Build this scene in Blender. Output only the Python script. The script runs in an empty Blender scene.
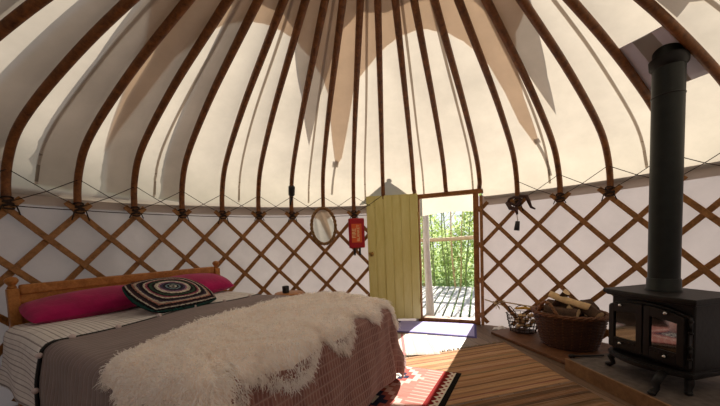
import bpy, math, random
import numpy as np
from mathutils import Vector, Matrix
random.seed(7)
rng = np.random.default_rng(7)
scene = bpy.context.scene
COL = scene.collection
PI = math.pi
R = math.radians

# ------------------------------------------------------------------ mesh builder
class MB:
    """collects vertices / faces (with uvs) and links them as one mesh object"""
    def __init__(s):
        s.v = []; s.f = []; s.uv = []; s.mi = []; s.hasuv = False
    def add(s, vs, fs, uvs=None, mi=0):
        b = len(s.v)
        s.v.extend([tuple(map(float, p)) for p in vs])
        for k, f in enumerate(fs):
            s.f.append(tuple(b + i for i in f)); s.mi.append(mi)
            if uvs is not None:
                s.hasuv = True
                s.uv.append([uvs[i] for i in f])
            else:
                s.uv.append([(0, 0)] * len(f))
        return s
    def box(s, c, d, rot=None, mi=0):
        hx, hy, hz = d[0] / 2, d[1] / 2, d[2] / 2
        vs = []
        for x in (-hx, hx):
            for y in (-hy, hy):
                for z in (-hz, hz):
                    p = Vector((x, y, z))
                    if rot is not None: p = rot @ p
                    vs.append((c[0] + p.x, c[1] + p.y, c[2] + p.z))
        fs = [(0, 1, 3, 2), (4, 6, 7, 5), (0, 4, 5, 1), (2, 3, 7, 6), (0, 2, 6, 4), (1, 5, 7, 3)]
        return s.add(vs, fs, mi=mi)
    def bar(s, a, b, w, h, up=(0, 0, 1), mi=0):
        """rectangular bar from a to b, w across, h along up"""
        a = Vector(a); b = Vector(b); t = (b - a).normalized()
        u = Vector(up); side = t.cross(u)
        if side.length < 1e-5: side = t.cross(Vector((1, 0, 0)))
        side.normalize(); u = side.cross(t).normalized()
        vs = []
        for p in (a, b):
            for q in ((-1, -1), (1, -1), (1, 1), (-1, 1)):
                vs.append(p + side * (q[0] * w / 2) + u * (q[1] * h / 2))
        fs = [(3, 2, 1, 0), (4, 5, 6, 7)] + [(i, (i + 1) % 4, 4 + (i + 1) % 4, 4 + i) for i in range(4)]
        return s.add(vs, fs, mi=mi)
    def tube(s, pts, r, n=8, cap=True, closed=False, mi=0, flat=1.0, up=None):
        pts = [Vector(p) for p in pts]; m = len(pts)
        rs = r if hasattr(r, '__len__') else [r] * m
        vs = []
        prev = None
        for i, p in enumerate(pts):
            if closed: t = pts[(i + 1) % m] - pts[i - 1]
            else: t = pts[min(i + 1, m - 1)] - pts[max(i - 1, 0)]
            if t.length < 1e-9: t = Vector((0, 0, 1))
            t.normalize()
            ref = Vector(up) if up is not None else (prev if prev is not None else (Vector((0, 0, 1)) if abs(t.z) < .9 else Vector((1, 0, 0))))
            x = ref - t * ref.dot(t)
            if x.length < 1e-6: x = t.orthogonal()
            x.normalize(); y = t.cross(x); prev = x
            for k in range(n):
                a = 2 * PI * k / n
                vs.append(p + x * (math.cos(a) * rs[i]) + y * (math.sin(a) * rs[i] * flat))
        fs = []
        for i in range(m if closed else m - 1):
            for k in range(n):
                fs.append((i * n + k, i * n + (k + 1) % n, ((i + 1) % m) * n + (k + 1) % n, ((i + 1) % m) * n + k))
        if cap and not closed:
            fs.append(tuple(reversed(range(n)))); fs.append(tuple((m - 1) * n + k for k in range(n)))
        return s.add(vs, fs, mi=mi)
    def lathe(s, prof, c=(0, 0, 0), n=24, axis=None, mi=0):
        vs = []; M = axis or Matrix.Identity(3)
        for (r, z) in prof:
            for k in range(n):
                a = 2 * PI * k / n
                p = M @ Vector((r * math.cos(a), r * math.sin(a), z))
                vs.append((c[0] + p.x, c[1] + p.y, c[2] + p.z))
        fs = []
        for i in range(len(prof) - 1):
            for k in range(n):
                fs.append((i * n + k, i * n + (k + 1) % n, (i + 1) * n + (k + 1) % n, (i + 1) * n + k))
        fs.append(tuple(reversed(range(n)))); fs.append(tuple((len(prof) - 1) * n + k for k in range(n)))
        return s.add(vs, fs, mi=mi)
    def ball(s, c, r, n=10, m=7, sc=(1, 1, 1), rot=None, mi=0):
        vs = []; fs = []
        for i in range(m + 1):
            th = PI * i / m
            for k in range(n):
                a = 2 * PI * k / n
                p = Vector((r * sc[0] * math.sin(th) * math.cos(a), r * sc[1] * math.sin(th) * math.sin(a), r * sc[2] * math.cos(th)))
                if rot is not None: p = rot @ p
                vs.append((c[0] + p.x, c[1] + p.y, c[2] + p.z))
        for i in range(m):
            for k in range(n):
                fs.append((i * n + k, (i + 1) * n + k, (i + 1) * n + (k + 1) % n, i * n + (k + 1) % n))
        return s.add(vs, fs, mi=mi)
    def grid(s, fn, nu, nv, mi=0, closeu=False):
        """fn(i/nu, j/nv) -> point ; uv = the parameters"""
        vs = []; uv = []
        for j in range(nv + 1):
            for i in range(nu + 1):
                a, b = i / nu, j / nv
                vs.append(fn(a, b)); uv.append((a, b))
        fs = [(j * (nu + 1) + i, j * (nu + 1) + i + 1, (j + 1) * (nu + 1) + i + 1, (j + 1) * (nu + 1) + i) for j in range(nv) for i in range(nu)]
        return s.add(vs, fs, uv, mi)
    def prism(s, poly, z0, z1, mi=0):
        """vertical prism from an xy polygon"""
        n = len(poly)
        vs = [(x, y, z0) for x, y in poly] + [(x, y, z1) for x, y in poly]
        fs = [tuple(reversed(range(n))), tuple(range(n, 2 * n))] + [(i, (i + 1) % n, n + (i + 1) % n, n + i) for i in range(n)]
        return s.add(vs, fs, mi=mi)
    def build(s, name, mats, parent=None, smooth=False, bevel=0, loc=None, autosmooth=None):
        me = bpy.data.meshes.new(name)
        me.from_pydata(s.v, [], s.f)
        if not isinstance(mats, (list, tuple)): mats = [mats]
        for m in mats: me.materials.append(m)
        if len(mats) > 1: me.polygons.foreach_set('material_index', s.mi)
        if s.hasuv:
            l = me.uv_layers.new(name='UVMap')
            l.data.foreach_set('uv', [c for f in s.uv for p in f for c in p])
        if smooth: me.polygons.foreach_set('use_smooth', [True] * len(me.polygons))
        me.update()
        if autosmooth:
            me.polygons.foreach_set('use_smooth', [True] * len(me.polygons))
            me.set_sharp_from_angle(angle=R(autosmooth))
        o = bpy.data.objects.new(name, me); COL.objects.link(o)
        if bevel:
            b = o.modifiers.new('bevel', 'BEVEL'); b.width = bevel; b.segments = 2; b.limit_method = 'ANGLE'; b.angle_limit = R(40)
        if parent is not None:
            o.parent = parent
            o.matrix_parent_inverse = Matrix.Translation(-parent.location)
        return o

def tag(o, label=None, cat=None, group=None, kind=None):
    if label: o['label'] = label
    if cat: o['category'] = cat
    if group: o['group'] = group
    if kind: o['kind'] = kind
    return o
def thing(name, label, cat, loc=(0, 0, 0), group=None):
    o = bpy.data.objects.new(name, None); COL.objects.link(o); o.location = loc
    o.empty_display_size = .1
    return tag(o, label, cat, group)
def struct(o): o['kind'] = 'structure'; return o
def stuff(o): o['kind'] = 'stuff'; return o

# ------------------------------------------------------------------ node helper
class X:
    """a scalar socket with operators"""
    def __init__(s, nt, k): s.nt = nt; s.k = k
    def _m(s, op, *o):
        n = s.nt.nodes.new('ShaderNodeMath'); n.operation = op
        for i, q in enumerate((s,) + o):
            if isinstance(q, X): s.nt.links.new(q.k, n.inputs[i])
            else: n.inputs[i].default_value = q
        return X(s.nt, n.outputs[0])
    def __add__(s, o): return s._m('ADD', o)
    def __radd__(s, o): return s._m('ADD', o)
    def __sub__(s, o): return s._m('SUBTRACT', o)
    def __mul__(s, o): return s._m('MULTIPLY', o)
    def __rmul__(s, o): return s._m('MULTIPLY', o)
    def __truediv__(s, o): return s._m('DIVIDE', o)
    def lt(s, o): return s._m('LESS_THAN', o)
    def gt(s, o): return s._m('GREATER_THAN', o)
    def abs(s): return s._m('ABSOLUTE')
    def frac(s): return s._m('FRACT')
    def floor(s): return s._m('FLOOR')
    def sin(s): return s._m('SINE')
    def max(s, o): return s._m('MAXIMUM', o)
    def min(s, o): return s._m('MINIMUM', o)
    def sqrt(s): return s._m('SQRT')
    def pow(s, o): return s._m('POWER', o)

class MT:
    def __init__(s, name):
        s.m = bpy.data.materials.new(name); s.m.use_nodes = True
        s.nt = s.m.node_tree; s.nt.nodes.clear()
        s.out = s.nt.nodes.new('ShaderNodeOutputMaterial')
    def n(s, t, **kw):
        n = s.nt.nodes.new(t)
        for k, v in kw.items(): setattr(n, k, v)
        return n
    def l(s, a, b): s.nt.links.new(a, b)
    def coord(s, which='Object', scale=(1, 1, 1), rot=(0, 0, 0), loc=(0, 0, 0)):
        tc = s.n('ShaderNodeTexCoord'); mp = s.n('ShaderNodeMapping')
        mp.inputs['Scale'].default_value = scale; mp.inputs['Rotation'].default_value = rot; mp.inputs['Location'].default_value = loc
        s.l(tc.outputs[which], mp.inputs[0]); return mp.outputs[0]
    def xy(s, which='UV', **k):
        sp = s.n('ShaderNodeSeparateXYZ'); s.l(s.coord(which, **k), sp.inputs[0])
        return X(s.nt, sp.outputs[0]), X(s.nt, sp.outputs[1]), X(s.nt, sp.outputs[2])
    def noise(s, vec, scale=5, detail=3, rough=.55, dist=0):
        n = s.n('ShaderNodeTexNoise'); n.inputs['Scale'].default_value = scale; n.inputs['Detail'].default_value = detail
        n.inputs['Roughness'].default_value = rough; n.inputs['Distortion'].default_value = dist
        s.l(vec, n.inputs['Vector']); return X(s.nt, n.outputs[0])
    def voro(s, vec, scale=5, feature='F1', rnd=1):
        n = s.n('ShaderNodeTexVoronoi'); n.feature = feature; n.inputs['Scale'].default_value = scale
        n.inputs['Randomness'].default_value = rnd
        s.l(vec, n.inputs['Vector']); return n
    def ramp(s, x, stops, interp='LINEAR'):
        n = s.n('ShaderNodeValToRGB'); n.color_ramp.interpolation = interp
        e = n.color_ramp.elements
        while len(e) > 1: e.remove(e[-1])
        e[0].position = stops[0][0]; e[0].color = tuple(stops[0][1]) + (1,)
        for p, c in stops[1:]:
            q = e.new(p); q.color = tuple(c) + (1,)
        s.l(x.k, n.inputs[0]); return n.outputs[0]
    def mix(s, a, b, f, mode='MIX'):
        n = s.n('ShaderNodeMix'); n.data_type = 'RGBA'; n.blend_type = mode
        for v, i in ((f, 0), (a, 6), (b, 7)):
            if isinstance(v, X): s.l(v.k, n.inputs[i])
            elif hasattr(v, 'is_linked') or isinstance(v, bpy.types.NodeSocket): s.l(v, n.inputs[i])
            elif i == 0: n.inputs[0].default_value = v
            else: n.inputs[i].default_value = tuple(v) + (1,)
        return n.outputs[2]
    def bump(s, h, strength=.3, dist=.01, normal=None):
        n = s.n('ShaderNodeBump'); n.inputs['Strength'].default_value = strength; n.inputs['Distance'].default_value = dist
        s.l(h.k, n.inputs['Height'])
        if normal is not None: s.l(normal, n.inputs['Normal'])
        return n.outputs[0]
    def bsdf(s, color, rough=.7, normal=None, metal=0, spec=.5, sheen=0, trans=0, coat=0):
        p = s.n('ShaderNodeBsdfPrincipled')
        if isinstance(color, bpy.types.NodeSocket): s.l(color, p.inputs['Base Color'])
        else: p.inputs['Base Color'].default_value = tuple(color) + (1,)
        if isinstance(rough, X): s.l(rough.k, p.inputs['Roughness'])
        else: p.inputs['Roughness'].default_value = rough
        p.inputs['Metallic'].default_value = metal
        p.inputs['Specular IOR Level'].default_value = spec
        if sheen: p.inputs['Sheen Weight'].default_value = sheen
        if trans: p.inputs['Transmission Weight'].default_value = trans
        if coat: p.inputs['Coat Weight'].default_value = coat
        if normal is not None: s.l(normal, p.inputs['Normal'])
        return p.outputs[0]
    def done(s, sh): s.l(sh, s.out.inputs[0]); return s.m

def h2l(h):
    h = h.lstrip('#'); c = [int(h[i:i + 2], 16) / 255 for i in (0, 2, 4)]
    return tuple(x / 12.92 if x <= .04045 else ((x + .055) / 1.055) ** 2.4 for x in c)

def plain(name, color, rough=.6, metal=0, var=.12, scale=12, bump=0, spec=.4, sheen=0):
    t = MT(name); v = t.coord()
    nz = t.noise(v, scale, 4)
    c = t.ramp(nz, [(.3, tuple(x * (1 - var) for x in color)), (.7, tuple(min(1, x * (1 + var)) for x in color))])
    return t.done(t.bsdf(c, rough, t.bump(nz, bump, .01) if bump else None, metal, spec, sheen))
def wood(name, dark, light, scale=(1.5, 1.5, 12), rough=.55, rot=(0, 0, 0), bump=.15):
    """grain runs along the axis with the smallest scale"""
    t = MT(name); v = t.coord('Object', scale, rot)
    a = t.noise(v, 3, 6, .6, .6); b = t.noise(v, 14, 3, .6)
    c = t.ramp(a * .7 + b * .3, [(.3, dark), (.5, tuple((x + y) / 2 for x, y in zip(dark, light))), (.7, light)])
    return t.done(t.bsdf(c, rough, t.bump(a * .5 + b, bump, .005), 0, .35))

# ------------------------------------------------------------------ the yurt's own coordinates
NP = 42; STEP = 2 * PI / NP; PH = -0.16075
E1, E2 = -0.02986, -0.01972
def ang(i): return PH + STEP * (i - 9)
def rscale(a): return (2.7878 + E1 * math.cos(2 * a) + E2 * math.sin(2 * a)) / 2.7878
def pol(i, r, z=0):
    a = ang(i); r = r * rscale(a)
    return Vector((r * math.sin(a), r * math.cos(a), z))
PROF = [(.42, 2.862), (.7, 2.764), (1.2, 2.588), (1.7, 2.412), (2.1, 2.240), (2.4, 2.085), (2.58, 1.955), (2.69, 1.805), (2.75, 1.650), (2.772, 1.47)]
PR = np.array([p[0] for p in PROF]); PZ = np.array([p[1] for p in PROF])
# smooth the profile by arc length (Catmull-Rom)
def catmull(P, n=6):
    P = [Vector((p[0], p[1], 0)) for p in P]; out = []
    P = [P[0] * 2 - P[1]] + P + [P[-1] * 2 - P[-2]]
    for i in range(1, len(P) - 2):
        for k in range(n):
            t = k / n; a, b, c, d = P[i - 1:i + 3]
            out.append(.5 * ((2 * b) + (c - a) * t + (2 * a - 5 * b + 4 * c - d) * t * t + (3 * b - a - 3 * c + d) * t ** 3))
    out.append(P[-2]); return [(p.x, p.y) for p in out]
SP = catmull(PROF, 5)
def offs(prof, d):
    out = []
    for i in range(len(prof)):
        a = prof[max(i - 1, 0)]; b = prof[min(i + 1, len(prof) - 1)]
        t = Vector((b[0] - a[0], b[1] - a[1])).normalized(); n = Vector((-t.y, t.x))
        out.append((prof[i][0] + n.x * d, prof[i][1] + n.y * d))
    return out
# door frame coordinates: t to the right along the wall, n outward
TH = R(16.3); TV = Vector((math.cos(TH), -math.sin(TH), 0)); NV = Vector((math.sin(TH), math.cos(TH), 0))
def dr(t, n, z): return TV * t + NV * n + Vector((0, 0, z))
# bed coordinates: x along the headboard, y down the bed
HB = Vector((-2.64, .5, 0)); BX = Vector((.432, .902, 0)).normalized(); BY = Vector((.902, -.432, 0)).normalized()
def bd(x, y, z): return HB + BX * x + BY * y + Vector((0, 0, z))

# ------------------------------------------------------------------ materials
def canvas(name, col, trans, transparent=0, tcol=None, fold=.25, mottle=.07):
    t = MT(name); v = t.coord()
    nz = t.noise(v, 2.4, 7, .68); fine = t.noise(v, 260, 2)
    c = t.ramp(nz, [(.3, tuple(x * (1 - mottle * 2) for x in col)), (.7, col)])
    nb = t.noise(v, 2.2, 3, .5); nm = t.bump(nb * 1.0 + fine * .02, fold, .03)
    d = t.n('ShaderNodeBsdfDiffuse'); tr = t.n('ShaderNodeBsdfTranslucent')
    t.l(c, d.inputs[0]); t.l(nm, d.inputs['Normal'])
    if tcol:
        c2 = t.ramp(nz, [(.3, tuple(x * (1 - mottle * 2.2) for x in tcol)), (.7, tcol)]); t.l(c2, tr.inputs[0])
    else: t.l(c, tr.inputs[0])
    t.l(nm, tr.inputs['Normal'])
    m = t.n('ShaderNodeMixShader'); m.inputs[0].default_value = trans
    t.l(d.outputs[0], m.inputs[1]); t.l(tr.outputs[0], m.inputs[2])
    o = m.outputs[0]
    if transparent:
        tp = t.n('ShaderNodeBsdfTransparent'); tp.inputs[0].default_value = tuple(tcol or col) + (1,)
        m2 = t.n('ShaderNodeMixShader'); m2.inputs[0].default_value = transparent
        t.l(o, m2.inputs[1]); t.l(tp.outputs[0], m2.inputs[2]); o = m2.outputs[0]
    return t.done(o)
M_ROOF = canvas('roof_canvas', (.66, .60, .53), .5, mottle=.085, tcol=(.40, .345, .275))
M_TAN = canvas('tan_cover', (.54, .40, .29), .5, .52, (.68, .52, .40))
M_SHADE = canvas('shade_sheet_cloth', (.40, .37, .36), .6, .28, (.46, .42, .40))  # cloth of the added sheet that dims the canvas where shadows fall
M_WALL = canvas('wall_liner', (.52, .455, .445), .20, fold=.9)
M_EAVE = canvas('eave_band', (.60, .52, .47), .25, fold=.5)
M_VAL = canvas('valance_canvas', (.46, .40, .325), .6)
M_SEAM = canvas('seam_tape', (.30, .25, .20), .5, .25, (.45, .38, .32))
M_POLE = wood('pole_wood', h2l('#4a2a10'), h2l('#985f2e'), (6, 6, 6), .45)
M_LATH = wood('lath_wood', h2l('#6c4722'), h2l('#ad7a46'), (7, 7, 7), .5)
M_TIP = wood('lath_tip_wood', h2l('#3c2110'), h2l('#6d4526'), (9, 9, 9), .6)
M_CORD = plain('dark_cord', h2l('#33251c'), .9, var=.3, scale=80)
M_FRAME = wood('frame_wood', h2l('#6b4019'), h2l('#a9713a'), (5, 5, 5), .45)
M_PINE = wood('pine_wood', h2l('#8a5221'), h2l('#c98a48'), (6, 6, 6), .4)
M_DOOR = wood('door_paint', h2l('#cfc474'), h2l('#e2da94'), (4, 4, .6), .5, bump=.05)
M_IRON = plain('cast_iron', h2l('#120d0a'), .5, .2, .25, 30, .12)
M_PIPE = plain('flue_enamel', h2l('#171a16'), .42, .3, .25, 18, .05)
M_STEEL = plain('chrome_steel', (.62, .60, .58), .22, 1, .05)
M_BRASS = plain('old_brass', h2l('#b08c4c'), .35, .8, .15)
M_FLASH = plain('flashing_metal', h2l('#dcd6de'), .55, 0, .05, 4)
M_BLACK = plain('black_plastic', h2l('#151414'), .5, 0, .2)
M_LEATHER = plain('dark_leather', h2l('#3a1f18'), .6, 0, .3, 30, .2)
M_RED = plain('red_plastic', h2l('#a3121c'), .4, 0, .08, 20)
M_WHITE = plain('white_cloth', h2l('#d8d2cc'), .85, 0, .08, 20)
M_GLASSB = plain('bottle_glass', h2l('#27351f'), .15, 0, .1)
M_ROPE = plain('straw_rope', h2l('#b49a72'), .9, 0, .25, 60, .3)
M_GRAYWOOD = wood('weathered_wood', h2l('#a1968a'), h2l('#d4cabc'), (5, 5, 1.0), .8)
M_DECK = wood('deck_wood', h2l('#8f8b86'), h2l('#c4c0ba'), (6, .8, 6), .85, (0, 0, TH))
M_RAIL = wood('rail_wood', h2l('#a98a62'), h2l('#d4b78c'), (4, 4, 4), .8)
M_SLATE = plain('hearth_stone', h2l('#5f554e'), .75, 0, .3, 22, .2)
M_BARK = plain('log_bark', h2l('#4c3728'), .9, 0, .35, 40, .5)
M_SPLIT = plain('split_wood', h2l('#d9b98a'), .8, 0, .15, 25, .15)
M_WICK = plain('wicker', h2l('#6b4326'), .6, 0, .35, 60, .2)
M_WICKD = plain('dark_wicker', h2l('#4b2c18'), .6, 0, .35, 60, .2)
M_LEAF = None

def leafmat():
    t = MT('leaf'); oi = t.coord()
    nz = t.noise(oi, 3.5, 2)
    c = t.ramp(nz, [(.3, (.16, .24, .06)), (.5, (.38, .48, .17)), (.72, (.64, .70, .38))])
    d = t.n('ShaderNodeBsdfDiffuse'); tr = t.n('ShaderNodeBsdfTranslucent'); t.l(c, d.inputs[0]); t.l(c, tr.inputs[0])
    m = t.n('ShaderNodeMixShader'); m.inputs[0].default_value = .5
    t.l(d.outputs[0], m.inputs[1]); t.l(tr.outputs[0], m.inputs[2]); return t.done(m.outputs[0])
M_LEAF = leafmat()

def floor_mat():
    t = MT('floor_boards'); x, y, z = t.xy('Object', rot=(0, 0, R(-20)))
    b = (x * 7.5); i = b.floor(); f = b.frac()
    gap = f.lt(.035)
    v = t.coord('Object', (7, .7, 1), (0, 0, R(-20))); nz = t.noise(v, 6, 5)
    sh = ((i * 12.9898).sin() * 43758.5).frac()
    c = t.ramp(nz * .6 + sh * .4, [(.2, h2l('#54402f')), (.5, h2l('#745a45')), (.8, h2l('#8a6e58'))])
    c = t.mix(c, h2l('#20150e'), gap)
    return t.done(t.bsdf(c, .55, t.bump(nz - gap * 2, .15, .004)))
M_FLOOR = floor_mat()

def quilt_mat(name, base, edge, u0, u1, v1):
    """flat quilt coords in metres come in through UV; stitched channels across, border band beyond the mattress edge"""
    t = MT(name); u, v, _ = t.xy('UV')
    vec = t.coord('UV'); nz = t.noise(vec, 9, 4); fine = t.noise(vec, 160, 2)
    line = ((v / .045).frac() - .5).abs() * 2          # channels along x
    cross = ((u / .035).frac() - .5).abs() * 2
    border = (v.gt(v1)).max(u.gt(u1)).max(u.lt(u0))
    st = line.pow(6)
    stc = (line.pow(5)).max((((u / .02).frac() - .5).abs() * 2).pow(3) * .8)
    c0 = t.ramp(nz, [(.3, tuple(q * .85 for q in base)), (.7, tuple(q * 1.15 for q in base))])
    c0 = t.mix(c0, tuple(q * 1.6 for q in base), st * .28)
    stripe = ((u / .18).frac()).lt(.45)
    c1 = t.mix(edge[0], edge[1], stripe)
    c1 = t.mix(c1, edge[2], stc * .6)
    c1 = t.mix(c1, (.25, .12, .10), nz * .35)
    c = t.mix(c0, c1, border)
    hgt = (st * -1.0) + nz * .8 + fine * .15
    hb = (stc * -1.0) + nz * .5
    h = hgt * (border * -1 + 1) + hb * border
    return t.done(t.bsdf(c, .9, t.bump(h, .55, .008), 0, .15, .25))
M_QUILT = quilt_mat('grey_quilt', h2l('#7e6c69'), (h2l('#96695f'), h2l('#84564f'), h2l('#cdb0a6')), -9, 9, 2.20)

def sheet_mat():
    t = MT('ticking_sheet'); u, v, _ = t.xy('UV')
    f = (u / .027).frac(); s1 = (f - .5).abs().lt(.07)
    f2 = (u / .081).frac(); s2 = (f2 - .2).abs().lt(.03)
    nz = t.noise(t.coord('UV'), 14, 4); k = (v / .012).frac()
    c = t.ramp(nz, [(.3, h2l('#dcd6d2')), (.7, h2l('#ece8e4'))])
    c = t.mix(c, h2l('#7d726d'), s1 * .75); c = t.mix(c, h2l('#6b5f60'), s2 * .5)
    return t.done(t.bsdf(c, .9, t.bump(nz + k * .12, .3, .01), 0, .15))
M_SHEET = sheet_mat()

def pillow_mat():
    t = MT('magenta_cotton'); vec = t.coord(); nz = t.noise(vec, 7, 5, .6); fi = t.noise(vec, 220, 2)
    c = t.ramp(nz, [(.3, h2l('#8f0a48')), (.7, h2l('#b5125e'))])
    return t.done(t.bsdf(c, .8, t.bump(nz + fi * .05, .5, .02), 0, .2, .2))
M_PILLOW = pillow_mat()

def crochet_mat():
    t = MT('crochet_squares'); u, v, _ = t.xy('UV')
    a = (u - .5).abs() * 2; b = (v - .5).abs() * 2
    sq = a.max(b); rd = (a * a + b * b).sqrt()
    w = (sq * 1.6 - .35).max(0).min(1)
    d = rd * (w * -1 + 1) + sq * w
    vec = t.coord('UV'); vo = t.voro(vec, 26, 'F1', .5); dist = X(t.nt, vo.outputs['Distance'])
    jit = t.noise(vec, 30, 2) - .5
    dd = d + jit * .05
    K = h2l
    st = [(0, K('#26323a')), (.05, K('#c8c4ba')), (.09, K('#20242c')), (.14, K('#7d98a0')), (.18, K('#2a2230')), (.24, K('#4d4560')), (.30, K('#b07d94')), (.34, K('#e0d6c6')),
          (.39, K('#d9c9b6')), (.42, K('#1d1a20')), (.47, K('#39523f')), (.52, K('#1b181c')), (.56, K('#a9576a')), (.60, K('#d8cbb8')), (.64, K('#201c22')), (.70, K('#43384c')), (.74, K('#c9b9a8')),
          (.78, K('#b77f70')), (.81, K('#1c191e')), (.86, K('#4a2f38')), (.90, K('#d2c8ba')), (.93, K('#18161a')), (.97, K('#1f4a44'))]
    c = t.ramp(dd, st, 'CONSTANT')
    tri = ((u * 17).sin() * (v * 17).sin())
    c = t.mix(c, (.02, .018, .02), (dist * 1.5).min(1).pow(2) * .5)
    return t.done(t.bsdf(c, .95, t.bump(dist * -1, .8, .012), 0, .1))
M_CROCHET = crochet_mat()

def rug_mat(name, stops, freq=1.0, fine=140, axis='v'):
    t = MT(name); u, v, _ = t.xy('UV'); vec = t.coord('UV')
    nz = t.noise(t.coord('UV', (1.5, 30, 1) if axis == 'v' else (30, 1.5, 1)), 4, 4)
    q = v if axis == 'v' else u
    x = ((q * freq) + (nz - .5) * .02).frac()
    c = t.ramp(x, stops, 'CONSTANT')
    nf = t.noise(t.coord('UV', (.25, 120, 1) if axis == 'v' else (120, .25, 1)), 1, 3, .7)
    c = t.mix(c, tuple(.35 * q_ for q_ in stops[3][1]), ((nf - .47).max(0) * 3.2).min(.75))
    c = t.mix(c, (.72, .58, .40), ((nf * -1 + .47).max(0) * 1.6).min(.5))
    wv = ((u if axis == 'v' else v) * fine).frac()
    c = t.mix(c, (.12, .08, .05), (wv - .5).abs() * .7)
    c = t.mix(c, (.9, .8, .65), (nz - .45).max(0) * .5)
    return t.done(t.bsdf(c, .95, t.bump((wv - .5).abs() * -1 + nz, .5, .004), 0, .1))
K = h2l
M_JUTE = rug_mat('jute_stripes', [(0, K('#ad7e56')), (.07, K('#7f573b')), (.10, K('#bd8e61')), (.19, K('#996c4d')), (.22, K('#b28459')), (.27, K('#8b523e')), (.30, K('#c5966c')), (.38, K('#a77851')), (.44, K('#91724b')),
                               (.47, K('#bb8b5e')), (.55, K('#6c4531')), (.575, K('#b28359')), (.64, K('#c79870')), (.70, K('#9b6149')), (.73, K('#af7f56')), (.81, K('#816743')), (.84, K('#be8e63')), (.92, K('#986944')), (.96, K('#b7885e'))], 1.35, 170)
M_JUTE2 = rug_mat('rush_stripes', [(0, K('#7f5633')), (.08, K('#634228')), (.16, K('#895d3c')), (.25, K('#543623')), (.30, K('#845c3c')), (.42, K('#66492c')), (.5, K('#906540')), (.62, K('#503321')), (.67, K('#7f5836')), (.8, K('#6a492b')), (.9, K('#895e3b'))], 1.6, 170)
M_RAG = rug_mat('rag_stripes', [(0, K('#d9cfc4')), (.10, K('#c4566c')), (.15, K('#ddd3c8')), (.27, K('#ac5f78')), (.31, K('#d8cec2')), (.42, K('#c8787a')), (.47, K('#e0d7cc')), (.60, K('#d6cabd')), (.75, K('#e0d8ce')), (.9, K('#d2c4b6'))], 1, 90, 'u')
def mat_mat():
    t = MT('violet_pile'); u, v, _ = t.xy('UV'); nz = t.noise(t.coord('UV'), 60, 3); n2 = t.noise(t.coord('UV'), 5, 3)
    edge = ((u - .5).abs().gt(.475)).max((v - .5).abs().gt(.46))
    c = t.ramp(nz, [(.3, K('#8a81b8')), (.7, K('#a79fce'))]); c = t.mix(c, K('#cfcbe2'), n2 * .4)
    c = t.mix(c, K('#5a527f'), edge)
    return t.done(t.bsdf(c, .95, t.bump(nz, .5, .006), 0, .1))
M_MAT = mat_mat()
def kilim_mat():
    t = MT('red_kilim'); u, v, _ = t.xy('UV')       # u across (0 left .. 1 right), v from back to front
    nz = t.noise(t.coord('UV', (1, 40, 1)), 5, 3)
    red = t.ramp(nz, [(.3, K('#a9635a')), (.7, K('#c28578'))])
    c = red
    band = ((v / .5).frac())
    su = ((u * 24).floor()) / 24; sv = ((v * 48).floor()) / 48
    vv = ((sv / .34).frac() - .5).abs()
    dm = (su - .47).abs() * .85 + vv * .34
    c = t.mix(c, K('#d9b0a4'), dm.lt(.22)); c = t.mix(c, K('#a85a52'), dm.lt(.17))
    c = t.mix(c, K('#2a2c44'), dm.lt(.12)); c = t.mix(c, K('#dfd4c4'), dm.lt(.065)); c = t.mix(c, K('#2a2c44'), dm.lt(.03))
    st = (((v * 26).frac()).lt(.25)) * ((u - .47).abs().gt(.26)) 
    c = t.mix(c, K('#dcb3a6'), st * .6)
    # right & left borders : dark red, white saw teeth, black edge
    e = (u - .5).abs()
    c = t.mix(c, K('#7c1d1a'), e.gt(.36))
    tooth = ((v * 20).frac() - .5).abs() * .08 + .40
    c = t.mix(c, K('#dccfbd'), (e - tooth).gt(0)); c = t.mix(c, K('#8e2420'), (e - tooth - .026).gt(0)); 
    tooth2 = ((v * 20 + .5).frac() - .5).abs() * .06 + .425
    c = t.mix(c, K('#dccfbd'), (e - tooth2).gt(0)); 
    c = t.mix(c, K('#17120f'), e.gt(.462))
    c = t.mix(c, K('#17120f'), v.lt(.018))
    return t.done(t.bsdf(c, .95, t.bump(nz + (v * 200).frac() * .3, .4, .004), 0, .1))
M_KILIM = kilim_mat()

def glass_dark():
    t = MT('stove_glass')
    return t.done(t.bsdf((.012, .010, .009), .06, None, 0, 1.0, coat=.6))
M_SGLASS = glass_dark()
def mirror_mat():
    t = MT('mirror_silver'); return t.done(t.bsdf((.86, .86, .84), .03, None, 1))
M_MIRROR = mirror_mat()
def fleece_mat():
    t = MT('fleece_wool'); v = t.coord(); nz = t.noise(v, 5, 3); n2 = t.noise(v, 40, 2)
    c = t.ramp(nz * .7 + n2 * .3, [(.3, (.93, .875, .82)), (.5, (.985, .955, .925)), (.7, (.99, .975, .955))])
    d = t.n('ShaderNodeBsdfDiffuse'); tr = t.n('ShaderNodeBsdfTranslucent'); t.l(c, d.inputs[0]); t.l(c, tr.inputs[0])
    m = t.n('ShaderNodeMixShader'); m.inputs[0].default_value = .5
    t.l(d.outputs[0], m.inputs[1]); t.l(tr.outputs[0], m.inputs[2]); return t.done(m.outputs[0])
M_FLEECE = fleece_mat()
M_HIDE = plain('wool_base', K('#f5e9de'), .95, 0, .05)

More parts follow.
